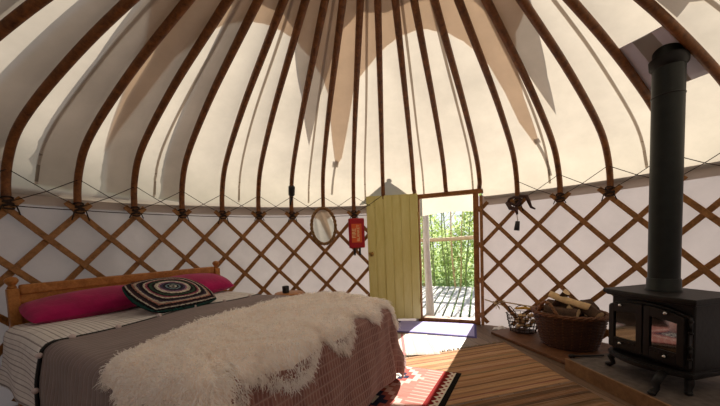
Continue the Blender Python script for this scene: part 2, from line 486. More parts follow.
# ------------------------------------------------------------------ camera
f, cy, pitch, roll, hc, dist, yaw = 297.1033, 262.0793, -0.063676, 0.040851, 1.09956, 1.34253, -0.094018
Fw = Vector((math.sin(yaw), math.cos(yaw), 0)); Rt = Vector((math.cos(yaw), -math.sin(yaw), 0)); Up = Vector((0, 0, 1))
D = Fw * math.cos(pitch) + Up * math.sin(pitch); U2 = Up * math.cos(pitch) - Fw * math.sin(pitch)
cr, sr = math.cos(roll), math.sin(roll)
CXv = Rt * cr - U2 * sr; CYv = Rt * sr + U2 * cr
cam = bpy.data.cameras.new('camera'); co = bpy.data.objects.new('camera', cam); COL.objects.link(co)
M = Matrix.Identity(4)
for k in range(3):
    M[k][0] = CXv[k]; M[k][1] = CYv[k]; M[k][2] = -D[k]
M[0][3], M[1][3], M[2][3] = 0, -dist, hc
co.matrix_world = M
cam.sensor_fit = 'HORIZONTAL'; cam.sensor_width = 36; cam.lens = f / 720 * 36
cam.shift_y = (cy - 203) / 720; cam.shift_x = 0
cam.clip_start = .02; cam.clip_end = 200
scene.camera = co

# ------------------------------------------------------------------ light
SUN_AZ, SUN_EL = R(23.7), R(32)
sd = Vector((math.sin(SUN_AZ) * math.cos(SUN_EL), math.cos(SUN_AZ) * math.cos(SUN_EL), math.sin(SUN_EL)))
sl = bpy.data.lights.new('sun', 'SUN'); sl.energy = 14; sl.angle = R(.55); sl.color = (1, .95, .86)
so = bpy.data.objects.new('sun', sl); COL.objects.link(so)
so.rotation_euler = sd.to_track_quat('Z', 'Y').to_euler(); so.location = sd * 12
w = bpy.data.worlds.new('sky'); scene.world = w; w.use_nodes = True
nt = w.node_tree; bg = nt.nodes['Background']
tc = nt.nodes.new('ShaderNodeTexCoord'); sp = nt.nodes.new('ShaderNodeSeparateXYZ'); cr_ = nt.nodes.new('ShaderNodeValToRGB')
nt.links.new(tc.outputs['Generated'], sp.inputs[0]); nt.links.new(sp.outputs[2], cr_.inputs[0])
cr_.color_ramp.elements[0].position = 0; cr_.color_ramp.elements[0].color = (.95, .97, 1, 1)
cr_.color_ramp.elements[1].position = .8; cr_.color_ramp.elements[1].color = (.62, .70, .84, 1)
nt.links.new(cr_.outputs[0], bg.inputs[0]); bg.inputs[1].default_value = 1.0
scene.view_settings.view_transform = 'Standard'; scene.view_settings.look = 'None'
scene.view_settings.exposure = 0.13; scene.view_settings.gamma = 1; scene.view_settings.use_curve_mapping = False
try:
    scene.cycles.max_bounces = 24; scene.cycles.diffuse_bounces = 16; scene.cycles.transmission_bounces = 16
    scene.cycles.sample_clamp_indirect = 8
except Exception: pass

# ------------------------------------------------------------------ shell
def build_shell():
    # floor
    m = MB(); n = 84
    ring = [pol(i * 42 / n, 2.83) for i in range(n)]
    m.prism([(p.x, p.y) for p in ring], -.06, 0)
    struct(m.build('floor', M_FLOOR))
    # roof canvas
    prof = offs(SP, .030)
    prof = [p for p in prof if p[1] > 1.57] + [(2.812, 1.55)]
    m = MB(); nu = 42 * 8; nv = len(prof) - 1
    def fn(a, b):
        i = a * 42; k = min(nv, int(round(b * nv))); r, z = prof[k]
        f_ = i - math.floor(i); sag = 4 * f_ * (1 - f_)
        q = min(1, max(0, (r - .5) / 1.0)) * (1 if r < 2.6 else max(0, (2.81 - r) / .21))
        if 10.86 <= i <= 13.03: z = max(z, 1.712)
        return pol(i, r - .004 * sag * q, z - .018 * sag * q)
    m.grid(fn, nu, nv)
    struct(m.build('ceiling', M_ROOF, smooth=True))
    # walls : two runs either side of the doorway
    def wall(name, i0, i1):
        m = MB(); nn = int((i1 - i0) * 6)
        def fn(a, b):
            i = i0 + (i1 - i0) * a; z = -.02 + 1.64 * b
            wob = .006 * math.sin(i * 2.1 + z * 3) + .004 * math.sin(i * 5.3 - z * 5)
            return pol(i, 2.803 + wob * (1 if b < .9 else 0), z)
        m.grid(fn, nn, 22); return struct(m.build(name, M_WALL, smooth=True))
    wall('wall_left', -8.0, 11.02); wall('wall_right', 12.92, 34.0)
    # eave band: the hem of the roof turned over the wall
    m = MB()
    def fe(i0, i1):
        def g(a, b): return pol(i0 + (i1 - i0) * a, 2.790 + .012 * b, 1.50 + .118 * b)
        return g
    m.grid(fe(-8, 11.0), 19 * 6, 2); m.grid(fe(13.0, 34), 21 * 6, 2)
    struct(m.build('trim_3', M_EAVE, smooth=True))
build_shell()

# outer star cover, plus an added sheet cut to the shadow shapes
def edge_fn(pts):
    xs = [p[0] for p in pts]; ys = [p[1] for p in pts]
    return lambda i: float(np.interp(i, xs, ys))
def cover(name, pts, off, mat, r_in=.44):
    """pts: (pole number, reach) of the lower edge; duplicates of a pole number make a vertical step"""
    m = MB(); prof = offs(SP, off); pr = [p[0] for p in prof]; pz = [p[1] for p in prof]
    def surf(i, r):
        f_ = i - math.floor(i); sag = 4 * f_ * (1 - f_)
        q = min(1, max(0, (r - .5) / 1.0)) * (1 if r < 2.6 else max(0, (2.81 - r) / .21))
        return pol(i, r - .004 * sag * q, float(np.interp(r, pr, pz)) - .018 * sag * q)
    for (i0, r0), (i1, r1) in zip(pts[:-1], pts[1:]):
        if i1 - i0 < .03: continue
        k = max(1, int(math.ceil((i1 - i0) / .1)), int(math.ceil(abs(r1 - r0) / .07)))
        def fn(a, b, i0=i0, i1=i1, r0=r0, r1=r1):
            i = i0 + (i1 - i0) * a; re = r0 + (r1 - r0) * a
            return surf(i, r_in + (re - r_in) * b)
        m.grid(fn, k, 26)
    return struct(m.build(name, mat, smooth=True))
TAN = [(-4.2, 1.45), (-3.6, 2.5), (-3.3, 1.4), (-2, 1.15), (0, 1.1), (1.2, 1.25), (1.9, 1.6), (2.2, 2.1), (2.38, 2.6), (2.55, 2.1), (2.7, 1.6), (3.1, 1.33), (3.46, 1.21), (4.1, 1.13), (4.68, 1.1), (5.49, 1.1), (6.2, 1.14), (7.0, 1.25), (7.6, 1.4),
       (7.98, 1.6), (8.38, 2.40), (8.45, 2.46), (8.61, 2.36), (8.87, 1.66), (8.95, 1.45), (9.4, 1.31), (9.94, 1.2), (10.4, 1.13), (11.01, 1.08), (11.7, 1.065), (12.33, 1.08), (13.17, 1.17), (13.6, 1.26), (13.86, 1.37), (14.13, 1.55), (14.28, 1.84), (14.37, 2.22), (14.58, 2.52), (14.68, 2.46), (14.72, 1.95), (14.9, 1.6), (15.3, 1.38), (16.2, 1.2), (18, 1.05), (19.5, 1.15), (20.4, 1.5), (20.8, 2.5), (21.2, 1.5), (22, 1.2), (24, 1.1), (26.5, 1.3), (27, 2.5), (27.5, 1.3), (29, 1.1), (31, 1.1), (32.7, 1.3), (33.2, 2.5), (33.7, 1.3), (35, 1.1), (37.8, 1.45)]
SHADE_EDGE = [(-4.2, 1.2), (-1.6, 1.0), (-.55, 1.2), (-.5, 2.5), (0, 2.78), (0.02, 1.0), (.47, 1.45), (.46, 1.56), (.40, 2.25), (.40, 2.70), (1.0, 2.78)]
SHADE_EDGE = [(-4.2, 1.0), (-1, 1.0), (-.52, 1.5), (-.50, 2.79), (.03, 2.795), (.031, 1.0), (.50, 1.35), (.501, 2.79), (1.06, 2.795), (1.061, 1.05), (1.22, 1.25), (1.30, 1.5), (1.43, 1.9), (1.45, 2.25), (1.42, 2.79), (2.06, 2.795), (2.061, 1.3), (2.30, 1.7), (2.33, 2.1), (2.42, 2.57), (2.5, 2.79), (3.06, 2.795), (3.061, 1.05),
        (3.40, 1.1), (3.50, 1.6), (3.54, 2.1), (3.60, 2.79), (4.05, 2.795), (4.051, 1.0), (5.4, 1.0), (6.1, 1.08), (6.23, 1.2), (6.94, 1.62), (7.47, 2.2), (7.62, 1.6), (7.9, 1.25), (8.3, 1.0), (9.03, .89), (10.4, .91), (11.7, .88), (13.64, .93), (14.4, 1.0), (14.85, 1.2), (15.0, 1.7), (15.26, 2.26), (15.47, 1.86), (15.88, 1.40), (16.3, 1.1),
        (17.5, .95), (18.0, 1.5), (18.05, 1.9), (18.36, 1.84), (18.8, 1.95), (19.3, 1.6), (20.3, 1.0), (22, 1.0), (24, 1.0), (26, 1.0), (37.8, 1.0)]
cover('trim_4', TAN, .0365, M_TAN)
cover('shade_sheet', SHADE_EDGE, .043, M_SHADE)  # added layer, its outline follows the shadow edges on the canvas
# seams of the roof panels and the straps at the points of the star cover
def strip(m, P, w, off):
    prof = offs(SP, off); pr = [p[0] for p in prof]; pz = [p[1] for p in prof]
    L = []
    for (i, r) in P:
        f_ = i - math.floor(i); sag = 4 * f_ * (1 - f_); q = min(1, max(0, (r - .5) / 1.0)) * (1 if r < 2.6 else max(0, (2.81 - r) / .21))
        L.append((i, r - .004 * sag * q, float(np.interp(r, pr, pz)) - .018 * sag * q))
    vs = []
    for (i, r, z) in L:
        h = w / 2 / (STEP * max(r, .3)); vs += [pol(i - h, r, z), pol(i + h, r, z)]
    m.add(vs, [(2 * k, 2 * k + 1, 2 * k + 3, 2 * k + 2) for k in range(len(L) - 1)])
m = MB(); RRS = list(np.linspace(.6, 2.78, 34))
for i in (-2.6, -.6, 1.43, 3.44, 5.45, 7.55, 9.42, 11.3, 12.78, 14.78, 16.62, 18.6, 20.6):
    strip(m, [(i + .02 * math.sin(r * 3 + i), r) for r in RRS], .022, .0325)
struct(m.build('trim_8', M_SEAM))
m = MB()
strip(m, [(8.45 - .12 * q, 2.40 + .36 * q) for q in np.linspace(0, 1, 8)], .028, .050); strip(m, [(8.44, 2.42), (8.43, 2.50)], .075, .054)
strip(m, [(14.6 + .18 * q, 2.48 + .29 * q) for q in np.linspace(0, 1, 8)], .030, .050); strip(m, [(14.62, 2.47), (14.64, 2.52)], .05, .054)
struct(m.build('trim_9', M_SEAM))

def clear_dome():
    t = MT('clear_dome'); tp = t.n('ShaderNodeBsdfTransparent'); tp.inputs[0].default_value = (.92, .93, .93, 1)
    gl = t.n('ShaderNodeBsdfGlossy'); gl.inputs['Roughness'].default_value = .05
    m = t.n('ShaderNodeMixShader'); m.inputs[0].default_value = .06
    t.l(tp.outputs[0], m.inputs[1]); t.l(gl.outputs[0], m.inputs[2]); return t.done(m.outputs[0])
# crown ring that the poles meet
m = MB(); m.tube([pol(i * .5, .46, 2.855) for i in range(84)], .05, 8, closed=True)
struct(m.build('trim_6', M_POLE, smooth=True))
# clear crown cover
m = MB()
def dome(a, b): 
    r = .47 * (1 - b) + .001; return pol(a * 42, r, 2.90 + .12 * (1 - (1 - b) ** 2))
m.grid(dome, 42, 6); struct(m.build('trim_7', clear_dome(), smooth=True))

# ------------------------------------------------------------------ roof poles
GP = 'steam bent roof poles'
PL = {
 -1: 'roof pole outermost at the upper left corner of the picture',
 0: 'roof pole crossing the top left corner, its foot out of sight left of the bed',
 1: 'roof pole curving down to a lashing at the far left edge, left of the headboard',
 2: 'roof pole with its foot above the left half of the headboard',
 3: 'roof pole with its foot above the middle of the headboard, left of the crochet cushion',
 4: 'roof pole with its foot straight above the crochet cushion',
 5: 'roof pole with its foot above the right headboard post',
 6: 'roof pole with its foot between the headboard post and the pole wearing a black strap',
 7: 'roof pole wearing a black buckled strap low on its shaft',
 8: 'roof pole whose foot ends behind the oval wicker mirror',
 9: 'roof pole whose foot is lashed just above the red fire blanket case',
 10: 'roof pole running down behind the top left of the green plank door',
 11: 'roof pole meeting the left end of the door lintel by the open door',
 12: 'roof pole standing on the middle of the door lintel above the canvas flap',
 13: 'roof pole meeting the right end of the door lintel above the right door post',
 14: 'roof pole with a leather strap and torch hung at its foot',
 15: 'roof pole with its foot between the hanging torch and the lashing beside the flue',
 16: 'roof pole landing on the bare lashing left of the stove flue',
 17: 'roof pole passing behind the black stove flue, left of the flashing plate',
 18: 'roof pole crossing the top right corner, right of the flashing plate',
}
def pole_mesh(i):
    m = MB(); pts = []; wob = .006 * math.sin(i * 3.7)
    foot = 1.46
    if 11 <= i <= 13: foot = 1.715
    for (r, z) in SP:
        if z < foot: break
        pts.append(pol(i + wob * 2 * math.sin(z * 2.5 + i), r, z))
    if 11 <= i <= 13:
        n_ = 2.735; base = pol(i, 2.7, 0); tt = base.dot(TV); pts[-1] = dr(tt, n_, 1.712)
    m.tube(pts, .0265, 10, up=(0, 0, 1))
    return m
for i in range(-1, 19):
    t = thing('roof_pole', PL[i], 'pole', pol(i, 2.77, 1.46), GP)
    pole_mesh(i).build('shaft', M_POLE, t, smooth=True)
    if not 11 <= i <= 13:
        l = MB()
        # cord lashing the pole to the crossing laths
        for k in range(6):
            z = 1.462 + .013 * k; cpt = pol(i, 2.765, z)
            a = ang(i); tx = Vector((math.cos(a), -math.sin(a), 0)); nx = Vector((math.sin(a), math.cos(a), 0))
            pts = [cpt + tx * (.034 * math.cos(q)) + nx * (.034 * math.sin(q)) + Vector((0, 0, .012 * math.sin(q + k * 1.9))) for q in np.linspace(0, 2 * PI, 11)[:-1]]
            l.tube(pts, .0065, 5, closed=True)
        # two loose cord tails
        for s in (-1, 1):
            l.tube([pol(i, 2.735, 1.49), pol(i + s * .09, 2.735, 1.475), pol(i + s * .14, 2.745, 1.43 - .02 * ((i * 7) % 3))], .005, 5)
        o = l.build('lashing', M_CORD, t, smooth=True); o['label'] = 'dark cord lashing'

# ------------------------------------------------------------------ trellis wall
Z1, DZ = 1.449, .2213
def trellis(name, label, lo, hi):
    t = thing(name, label, 'trellis', pol((lo + hi) / 2, 2.76, 0))
    for s in (1, -1):
        # lath through node (k, Z1), going down toward k + s*0.5 per DZ
        for k in range(int(lo) - 5, int(hi) + 6):
            pts = []
            for q in np.arange(-.40, 6.6, .25):
                i = k + s * .5 * q; z = Z1 - DZ * q
                if lo - 1e-6 <= i <= hi + 1e-6 and z > .015: pts.append((i, z))
            if len(pts) < 3: continue
            rr = 2.752 if s > 0 else 2.770
            m = MB(); P = [pol(i, rr, z) for i, z in pts]
            # flat lath: build as strip of boxes following the wall
            vs = []; fs = []
            for j, p in enumerate(P):
                a = P[max(j - 1, 0)]; b = P[min(j + 1, len(P) - 1)]; tg = (b - a).normalized()
                nn = Vector((p.x, p.y, 0)).normalized(); sd_ = tg.cross(nn).normalized()
                for (w_, h_) in ((-1, -1), (1, -1), (1, 1), (-1, 1)):
                    vs.append(p + sd_ * (w_ * .0225) + nn * (h_ * .0065))
            for j in range(len(P) - 1):
                for c in range(4): fs.append((j * 4 + c, j * 4 + (c + 1) % 4, j * 4 + 4 + (c + 1) % 4, j * 4 + 4 + c))
            fs.append((3, 2, 1, 0)); fs.append(tuple(len(P) * 4 - 4 + c for c in range(4)))
            m.add(vs, fs); m.build('lath', M_LATH, t, bevel=.002)
    return t
tl = trellis('trellis_wall', 'brown wooden trellis of crossed laths behind the bed and left of the door', -2.0, 10.9)
tr_ = trellis('trellis_wall', 'brown wooden trellis of crossed laths behind the baskets and stove, right of the door', 12.86, 20.5)
# the upright end lath beside the door post
m = MB(); m.bar(pol(13.03, 2.735, .01), pol(13.03, 2.735, 1.62), .034, .022, up=pol(13.03, 1)); 
o = m.build('end_post', M_LATH, tr_, bevel=.003)

# cords: one round the lashings, zigzag cords between pole knees and feet
m = MB(); pts = []
for q in np.arange(-1, 10.6, .25): pts.append(pol(q, 2.742 + .012 * math.cos(2 * PI * q), 1.478 - .006 * math.sin(PI * (q % 1))))
m.tube(pts, .004, 5)
tag(m.build('wall_cord', M_CORD, smooth=True), 'thin dark cord tied along all the lashings on the wall left of the door', 'cord')
def zig(lo, hi, label):
    m = MB()
    for i in range(lo, hi):
        for a, b in ((i, i + 1), (i + 1, i)):
            A = pol(a, 2.705, 1.73); B = pol(b, 2.742, 1.50); mid = (A + B) / 2; mid.z -= .012
            m.tube([A, mid + (A - mid) * .5, mid, mid + (B - mid) * .5, B], .0032, 4)
    return tag(m.build('zigzag_cord', M_CORD, smooth=True), label, 'cord')
zig(0, 10, 'thin cord crossing in zigzag between the pole feet left of the door')
zig(14, 18, 'thin cord crossing in zigzag between the pole feet right of the door')

# ------------------------------------------------------------------ doorway
m = MB()
m.bar(dr(-.365, 2.765, 0), dr(-.365, 2.765, 1.66), .05, .07, up=NV)
m.bar(dr(.362, 2.755, 0), dr(.362, 2.755, 1.66), .064, .09, up=NV)
m.bar(dr(-.44, 2.735, 1.682), dr(.45, 2.735, 1.682), .06, .055, up=(0, 0, 1))
m.bar(dr(-.40, 2.80, .025), dr(.40, 2.80, .025), .12, .05, up=(0, 0, 1))
struct(m.build('trim_1', M_FRAME, bevel=.005))
# canvas flap above the opening
m = MB()
def val(a, b):
    t = -.40 + .80 * a; bot = 1.425 + .03 * math.sin(PI * a) + .02 * a
    z = 1.80 + (bot - 1.80) * b
    return dr(t, 2.872 + .012 * math.sin(a * 9) * b, z)
m.grid(val, 24, 8); o = struct(m.build('trim_2', M_VAL, smooth=True)); 
# open door leaf
hx, hn = -.35, 2.69; la = R(15)
LD = (-TV * math.cos(la) - NV * math.sin(la)); LN = LD.cross(Vector((0, 0, 1))).normalized()
if LN.dot(NV) > 0: LN = -LN          # faces into the room
def lf(a, b, z): return dr(hx, hn, 0) + LD * a + LN * b + Vector((0, 0, z))
door = bpy.data.objects.new('door_1', None); COL.objects.link(door); door.location = lf(0, 0, .05); struct(door)
door['label'] = 'yellow-green plank door swung open against the trellis'
m = MB(); W = .685; nb = 6
for k in range(nb):
    a0 = W * k / nb; a1 = W * (k + 1) / nb
    c = lf((a0 + a1) / 2, 0, .885); rot = Matrix((LD, LN, Vector((0, 0, 1)))).transposed()
    m.box(c, (a1 - a0 - .014, .024, 1.67), rot)
m.box(lf(W / 2, -.004, .885), (W - .004, .012, 1.668), rot)
m.build('door_leaf', M_DOOR, door, bevel=.004)
m = MB(); m.box(lf(W - .05, .02, .94), (.036, .012, .05), rot); m.ball(lf(W - .06, .045, .95), .024, 12, 8); m.tube([lf(W - .06, .02, .95), lf(W - .06, .045, .95)], .008, 8)
m.build('door_knob', M_BRASS, door, smooth=True)
m = MB(); m.ball(lf(W - .022, .03, .955), .016, 10, 7); m.tube([lf(W - .025, .01, .955), lf(W - .025, .03, .955)], .009, 8); m.build('latch', M_BRASS, door, smooth=True)
m = MB()
for z in (.3, 1.45): m.tube([lf(.0, .012, z - .03), lf(.0, .012, z + .03)], .009, 8)
m.build('hinge', M_BRASS, door)

# ------------------------------------------------------------------ outside
m = MB()
for k in range(-24, 22):
    t0 = k * .125
    m.box(dr(t0 + .06, 4.49, -.05), (.094, 3.28, .03), Matrix.Rotation(-TH, 3, 'Z'))
struct(m.build('deck', M_DECK))
m = MB(); m.prism([(-40, 2.9), (40, 2.9), (40, 60), (-40, 60)], -.6, -.5)
M_GROUND = plain('grass_ground', (.16, .24, .07), .95, 0, .4, 3)
struct(m.build('ground', M_GROUND))
# railing at the deck's edge
rt = thing('deck_railing', 'pale wooden railing with a round top rail at the far edge of the deck', 'railing', dr(.2, 6.0, -.035))
m = MB(); m.tube([dr(t, 6.0 + .01 * math.sin(t * 5), 1.115 + .012 * math.sin(t * 3)) for t in np.linspace(-2.6, 2.6, 24)], .045, 8); m.build('top_rail', M_RAIL, rt, smooth=True)
for t in (-2.4, -.95, .62, 2.2):
    m = MB(); m.tube([dr(t, 6.0, -.034), dr(t + .015, 6.0, .5), dr(t, 6.0, 1.09)], .042, 8); m.build('post', M_RAIL, rt, smooth=True)
m = MB(); m.box(dr(.62, 5.945, 1.10), (.20, .012, .085), Matrix.Rotation(-TH, 3, 'Z')); o = m.build('bracket', M_WHITE, rt, bevel=.003); o['label'] = 'white bracket plate on the rail'
# weathered porch post by the doorway
m = MB(); m.tube([dr(-.30, 3.20, -.034), dr(-.315, 3.20, .5), dr(-.33, 3.19, 1.0), dr(-.33, 3.18, 1.9)], [.062, .05, .046, .045], 10)
tag(m.build('porch_post', M_GRAYWOOD, smooth=True), 'grey weathered round post standing just outside the left side of the doorway', 'post')
gc = pol(10.25, 2.78, 1.79) + sd * .55  # added unseen gabled board on a post, casts the triangular shadow above the door
GX = Matrix.Rotation(-R(5), 3, 'Z')
m = MB(); hw = .27
poly = [(-hw * 1.5, -.13), (hw * 1.0, -.13), (hw * .12, .14), (-.02, .16)]
vs = [gc + GX @ Vector((x, y, z)) for y in (-.02, .02) for x, z in poly]
m.add(vs, [(0, 1, 2, 3), (7, 6, 5, 4)] + [(k, 4 + k, 4 + (k + 1) % 4, (k + 1) % 4) for k in range(4)])
m.ball(gc + Vector((.03, 0, .185)), .035, 10, 8); m.tube([Vector((gc.x, gc.y, -.034)), gc], .03, 8)
struct(m.build('shadow_gable', M_GRAYWOOD))
# slender leafy saplings beyond the railing
def sapling(t, n, h, lean, seed, label):
    r_ = random.Random(seed)
    base = dr(t, n, -.5); th_ = thing('sapling', label, 'tree', base, 'saplings beyond the deck')
    top = base + Vector((lean, .1 * r_.uniform(-1, 1), h))
    pts = [base.lerp(top, q) + Vector((.03 * math.sin(q * 6 + seed), .03 * math.cos(q * 5 + seed), 0)) for q in np.linspace(0, 1, 9)]
    m = MB(); m.tube(pts, [.028 - .018 * q for q in np.linspace(0, 1, 9)], 6)
    for b in range(7):
        q = r_.uniform(.25, .95); p0 = base.lerp(top, q); a = r_.uniform(0, 2 * PI)
        p1 = p0 + Vector((.25 * math.cos(a), .25 * math.sin(a), .22)); m.tube([p0, (p0 + p1) / 2 + Vector((0, 0, .02)), p1], [.008, .006, .003], 4)
    m.build('stem', M_BARKG if seed % 3 else M_RAIL, th_, smooth=True)
    g = MB()
    for b in range(240):
        q = r_.uniform(.16, 1.03); c = base.lerp(top, q); a = r_.uniform(0, 2 * PI); d = r_.uniform(.03, .36) * (1.1 - .5 * q)
        c = c + Vector((d * math.cos(a), d * math.sin(a), r_.uniform(-.06, .1)))
        s_ = r_.uniform(.04, .085); u = Vector((r_.gauss(0, 1), r_.gauss(0, 1), r_.gauss(0, .7) - .3)).normalized(); v = u.orthogonal().normalized()
        v = Matrix.Rotation(r_.uniform(0, 6.28), 3, u) @ v
        g.add([c, c + u * s_ * .5 + v * s_ * .2, c + u * s_ * 1.1, c + u * s_ * .5 - v * s_ * .2], [(0, 1, 2, 3)])
    g.build('foliage', M_LEAF, th_)
M_BARKG = plain('sapling_bark', K('#7d8a55'), .8, 0, .25, 30)
sp_lab = ['slender leafy sapling beyond the railing, {} from the left through the doorway']
ords = ['first', 'second', 'third', 'fourth', 'fifth', 'sixth', 'seventh', 'eighth', 'ninth', 'tenth', 'eleventh', 'twelfth']
for k in range(11):
    t = -1.12 + k * .245 + random.uniform(-.05, .05)
    sapling(t, 6.55 + .25 * (k % 2), 2.75 + random.uniform(-.2, .25), random.uniform(-.16, .16), 11 + k, 'slender leafy sapling close behind the railing, %s from the left through the doorway' % ords[k])
for k in range(10):
    t = -1.6 + k * .36 + random.uniform(-.08, .08)
    sapling(t, 7.9 + .4 * (k % 2), 3.0 + random.uniform(-.1, .2), random.uniform(-.25, .25), 41 + k, 'pale leafy sapling in the back row beyond the railing, %s from the left' % ords[k])
# thick undergrowth far behind (nobody could count its leaves)
g = MB(); r_ = random.Random(5)
for b in range(11000):
    t = r_.uniform(-3.5, 5.5); n = r_.uniform(9.5, 12); z = -.5 + 3.9 * r_.random() * (.75 + .25 * math.sin(t * 2.3))
    c = dr(t, n, z); s_ = r_.uniform(.10, .22); u = Vector((r_.gauss(0, 1), r_.gauss(0, 1), r_.gauss(0, 1))).normalized(); v = Matrix.Rotation(r_.uniform(0, 6.28), 3, u) @ u.orthogonal().normalized()
    g.add([c, c + u * s_ * .5 + v * s_ * .28, c + u * s_, c + u * s_ * .5 - v * s_ * .28], [(0, 1, 2, 3)])
tag(stuff(g.build('undergrowth', M_LEAF)), 'sunlit green undergrowth far behind the saplings', 'bushes', kind='stuff')

# ------------------------------------------------------------------ bed
bed = thing('bed', 'pine bed frame with a panelled headboard against the left wall', 'bed', bd(.775, 1.1, 0))
RB = Matrix((BX, BY, Vector((0, 0, 1)))).transposed()
hb = MB(); hb.box(bd(.775, 0, .865), (1.49, .035, .075), RB); o = hb.build('headboard', M_PINE, bed, bevel=.012)
p_ = MB(); p_.box(bd(.775, 0, .66), (1.49, .018, .34), RB); p_.build('headboard_panel', M_PINE, bed)
for x in (0, 1.55):
    m = MB(); m.box(bd(x, 0, .44), (.06, .06, .88), RB); m.build('post', M_PINE, bed, bevel=.008)
    m = MB(); m.lathe([(.018, .88), (.028, .885), (.018, .90), (.02, .905), (.034, .925), (.036, .94), (.026, .957), (.004, .965)], bd(x, 0, 0), 14); m.build('finial', M_PINE, bed, smooth=True)
m = MB(); m.box(bd(.0, 1.1, .27), (.03, 2.1, .13), RB); m.build('side_rail', M_PINE, bed)
m = MB(); m.box(bd(1.46, 1.1, .27), (.03, 2.1, .13), RB); m.build('side_rail', M_PINE, bed)
m = MB(); m.box(bd(.73, 2.14, .27), (1.49, .03, .13), RB); m.build('foot_rail', M_PINE, bed)
for x in (.02, 1.44):
    m = MB(); m.box(bd(x, 2.13, .17), (.06, .06, .34), RB); m.build('leg', M_PINE, bed)
m = MB(); m.box(bd(.73, 1.08, .333), (1.42, 2.05, .02), RB); m.build('slat_base', M_PINE, bed)
MX0, MX1, MY1, MZ = .0, 1.45, 2.2, .585
m = MB(); m.box(bd((MX0 + MX1) / 2 + .0, 1.075, .455), (MX1 - MX0 - .06, 2.04, .216), RB)
tag(m.build('mattress', M_WHITE, bevel=.04), 'thick white mattress on the pine bed under the grey quilt', 'mattress')

def drape(x, y, zt, rad=.05, flare=.05, cornerflare=.06, zmin=.07, x0=None, x1=None, y1=None):
    """flat cloth coordinates -> draped position on the mattress"""
    x0 = MX0 if x0 is None else x0; x1 = MX1 if x1 is None else x1; y1 = MY1 if y1 is None else y1
    rc = .13
    wv = .006 * math.sin(x * 7 + y * 3) + .005 * math.sin(x * 3.1 - y * 8)
    bx = min(max(x, x0 + rc), x1 - rc); by = min(y, y1 - rc)
    dx, dy = x - bx, y - by
    L4 = (dx ** 4 + dy ** 4) ** .25
    d = L4 - rc
    if d <= 0: return bd(x, y, zt + wv)
    L = math.hypot(dx, dy); ux, uy = dx / L, dy / L
    arc = rad * PI / 2
    if d < arc:
        th = d / rad; out = rad * math.sin(th); dn = rad * (1 - math.cos(th))
    else:
        out = rad; dn = rad + (d - arc)
    q = min(1, dn / .45); corner = min(abs(dx), dy) / max(abs(dx), dy, 1e-6) if dy > 0 else 0
    out += flare * q + .012 * math.sin((x * 1.0 + y * .8) * 15) * q
    if dx > 0:
        an = math.degrees(math.atan2(dx, max(dy, 0)))
        out += q * (.085 * math.exp(-((an - 62) / 24) ** 2) - .055 * math.exp(-((an - 17) / 9) ** 2))
    elif dy > 0:
        out -= .03 * corner * q
    z = max(zmin, zt - dn + wv * (1 - q))
    cw_ = rc * L / L4
    return bd(bx + ux * (cw_ + out), by + uy * (cw_ + out), z)
def ysplit(x): return .91 - .10 * min(max(x, 0), 1.6) + .012 * math.sin(x * 5)
# quilt
qt = thing('quilt', 'grey-mauve stitched quilt with a rose border hanging over the foot of the bed', 'quilt', bd(.8, 1.4, .1))
m = MB(); XL, XR, YB = -.46, 2.05, 2.70
nu, nv = 110, 92
vs = []; uv = []
for j in range(nv + 1):
    for i in range(nu + 1):
        x = XL + (XR - XL) * i / nu; y0 = ysplit(x) - .045; y = y0 + (YB - y0) * j / nv
        vs.append(drape(x, y, MZ + .035)); uv.append((x, y))
m.add(vs, [(j * (nu + 1) + i, j * (nu + 1) + i + 1, (j + 1) * (nu + 1) + i + 1, (j + 1) * (nu + 1) + i) for j in range(nv) for i in range(nu)], uv)
o = m.build('cover', M_QUILT, qt, smooth=True)
s_ = o.modifiers.new('thick', 'SOLIDIFY'); s_.thickness = .016; s_.offset = -1
# dark piping where the quilt meets the sheet, with little pompoms
m = MB(); pts = [drape(x, ysplit(x) + .004, MZ + .049, flare=.065, x0=MX0 - .018, x1=MX1 + .018) for x in np.linspace(XL + .02, XR - .02, 90)]
m.tube(pts, .009, 6); o = m.build('piping', M_BLACK, qt, smooth=True); o['label'] = 'dark edge piping'
M_POM = plain('pompom_wool', K('#cdbdbb'), .95, 0, .15, 60)
for k, x in enumerate((-.30, -.12, .05, .27, .52, .80, 1.08, 1.36)):
    m = MB(); m.ball(drape(x, ysplit(x) + .014, MZ + .058, flare=.065, x0=MX0 - .024, x1=MX1 + .024), .016, 8, 6); o = m.build('pompom', M_POM, qt, smooth=True); o['label'] = 'small pale woollen pompom on the quilt edge'
# sheet folded back over it
m = MB(); vs = []; uv = []; nu, nv = 100, 24; SX0, SX1 = -.40, 1.95
for j in range(nv + 1):
    for i in range(nu + 1):
        x = SX0 + (SX1 - SX0) * i / nu; y0 = .12; y = y0 + (ysplit(x) - y0) * j / nv
        vs.append(drape(x, y, MZ + .047, flare=.065, x0=MX0 - .016, x1=MX1 + .016)); uv.append((x, y))
m.add(vs, [(j * (nu + 1) + i, j * (nu + 1) + i + 1, (j + 1) * (nu + 1) + i + 1, (j + 1) * (nu + 1) + i) for j in range(nv) for i in range(nu)], uv)
o = m.build('bed_sheet', M_SHEET, smooth=True); s_ = o.modifiers.new('thick', 'SOLIDIFY'); s_.thickness = .008; s_.offset = -1
tag(o, 'white sheet with thin dark stripes turned down over the quilt', 'sheet')

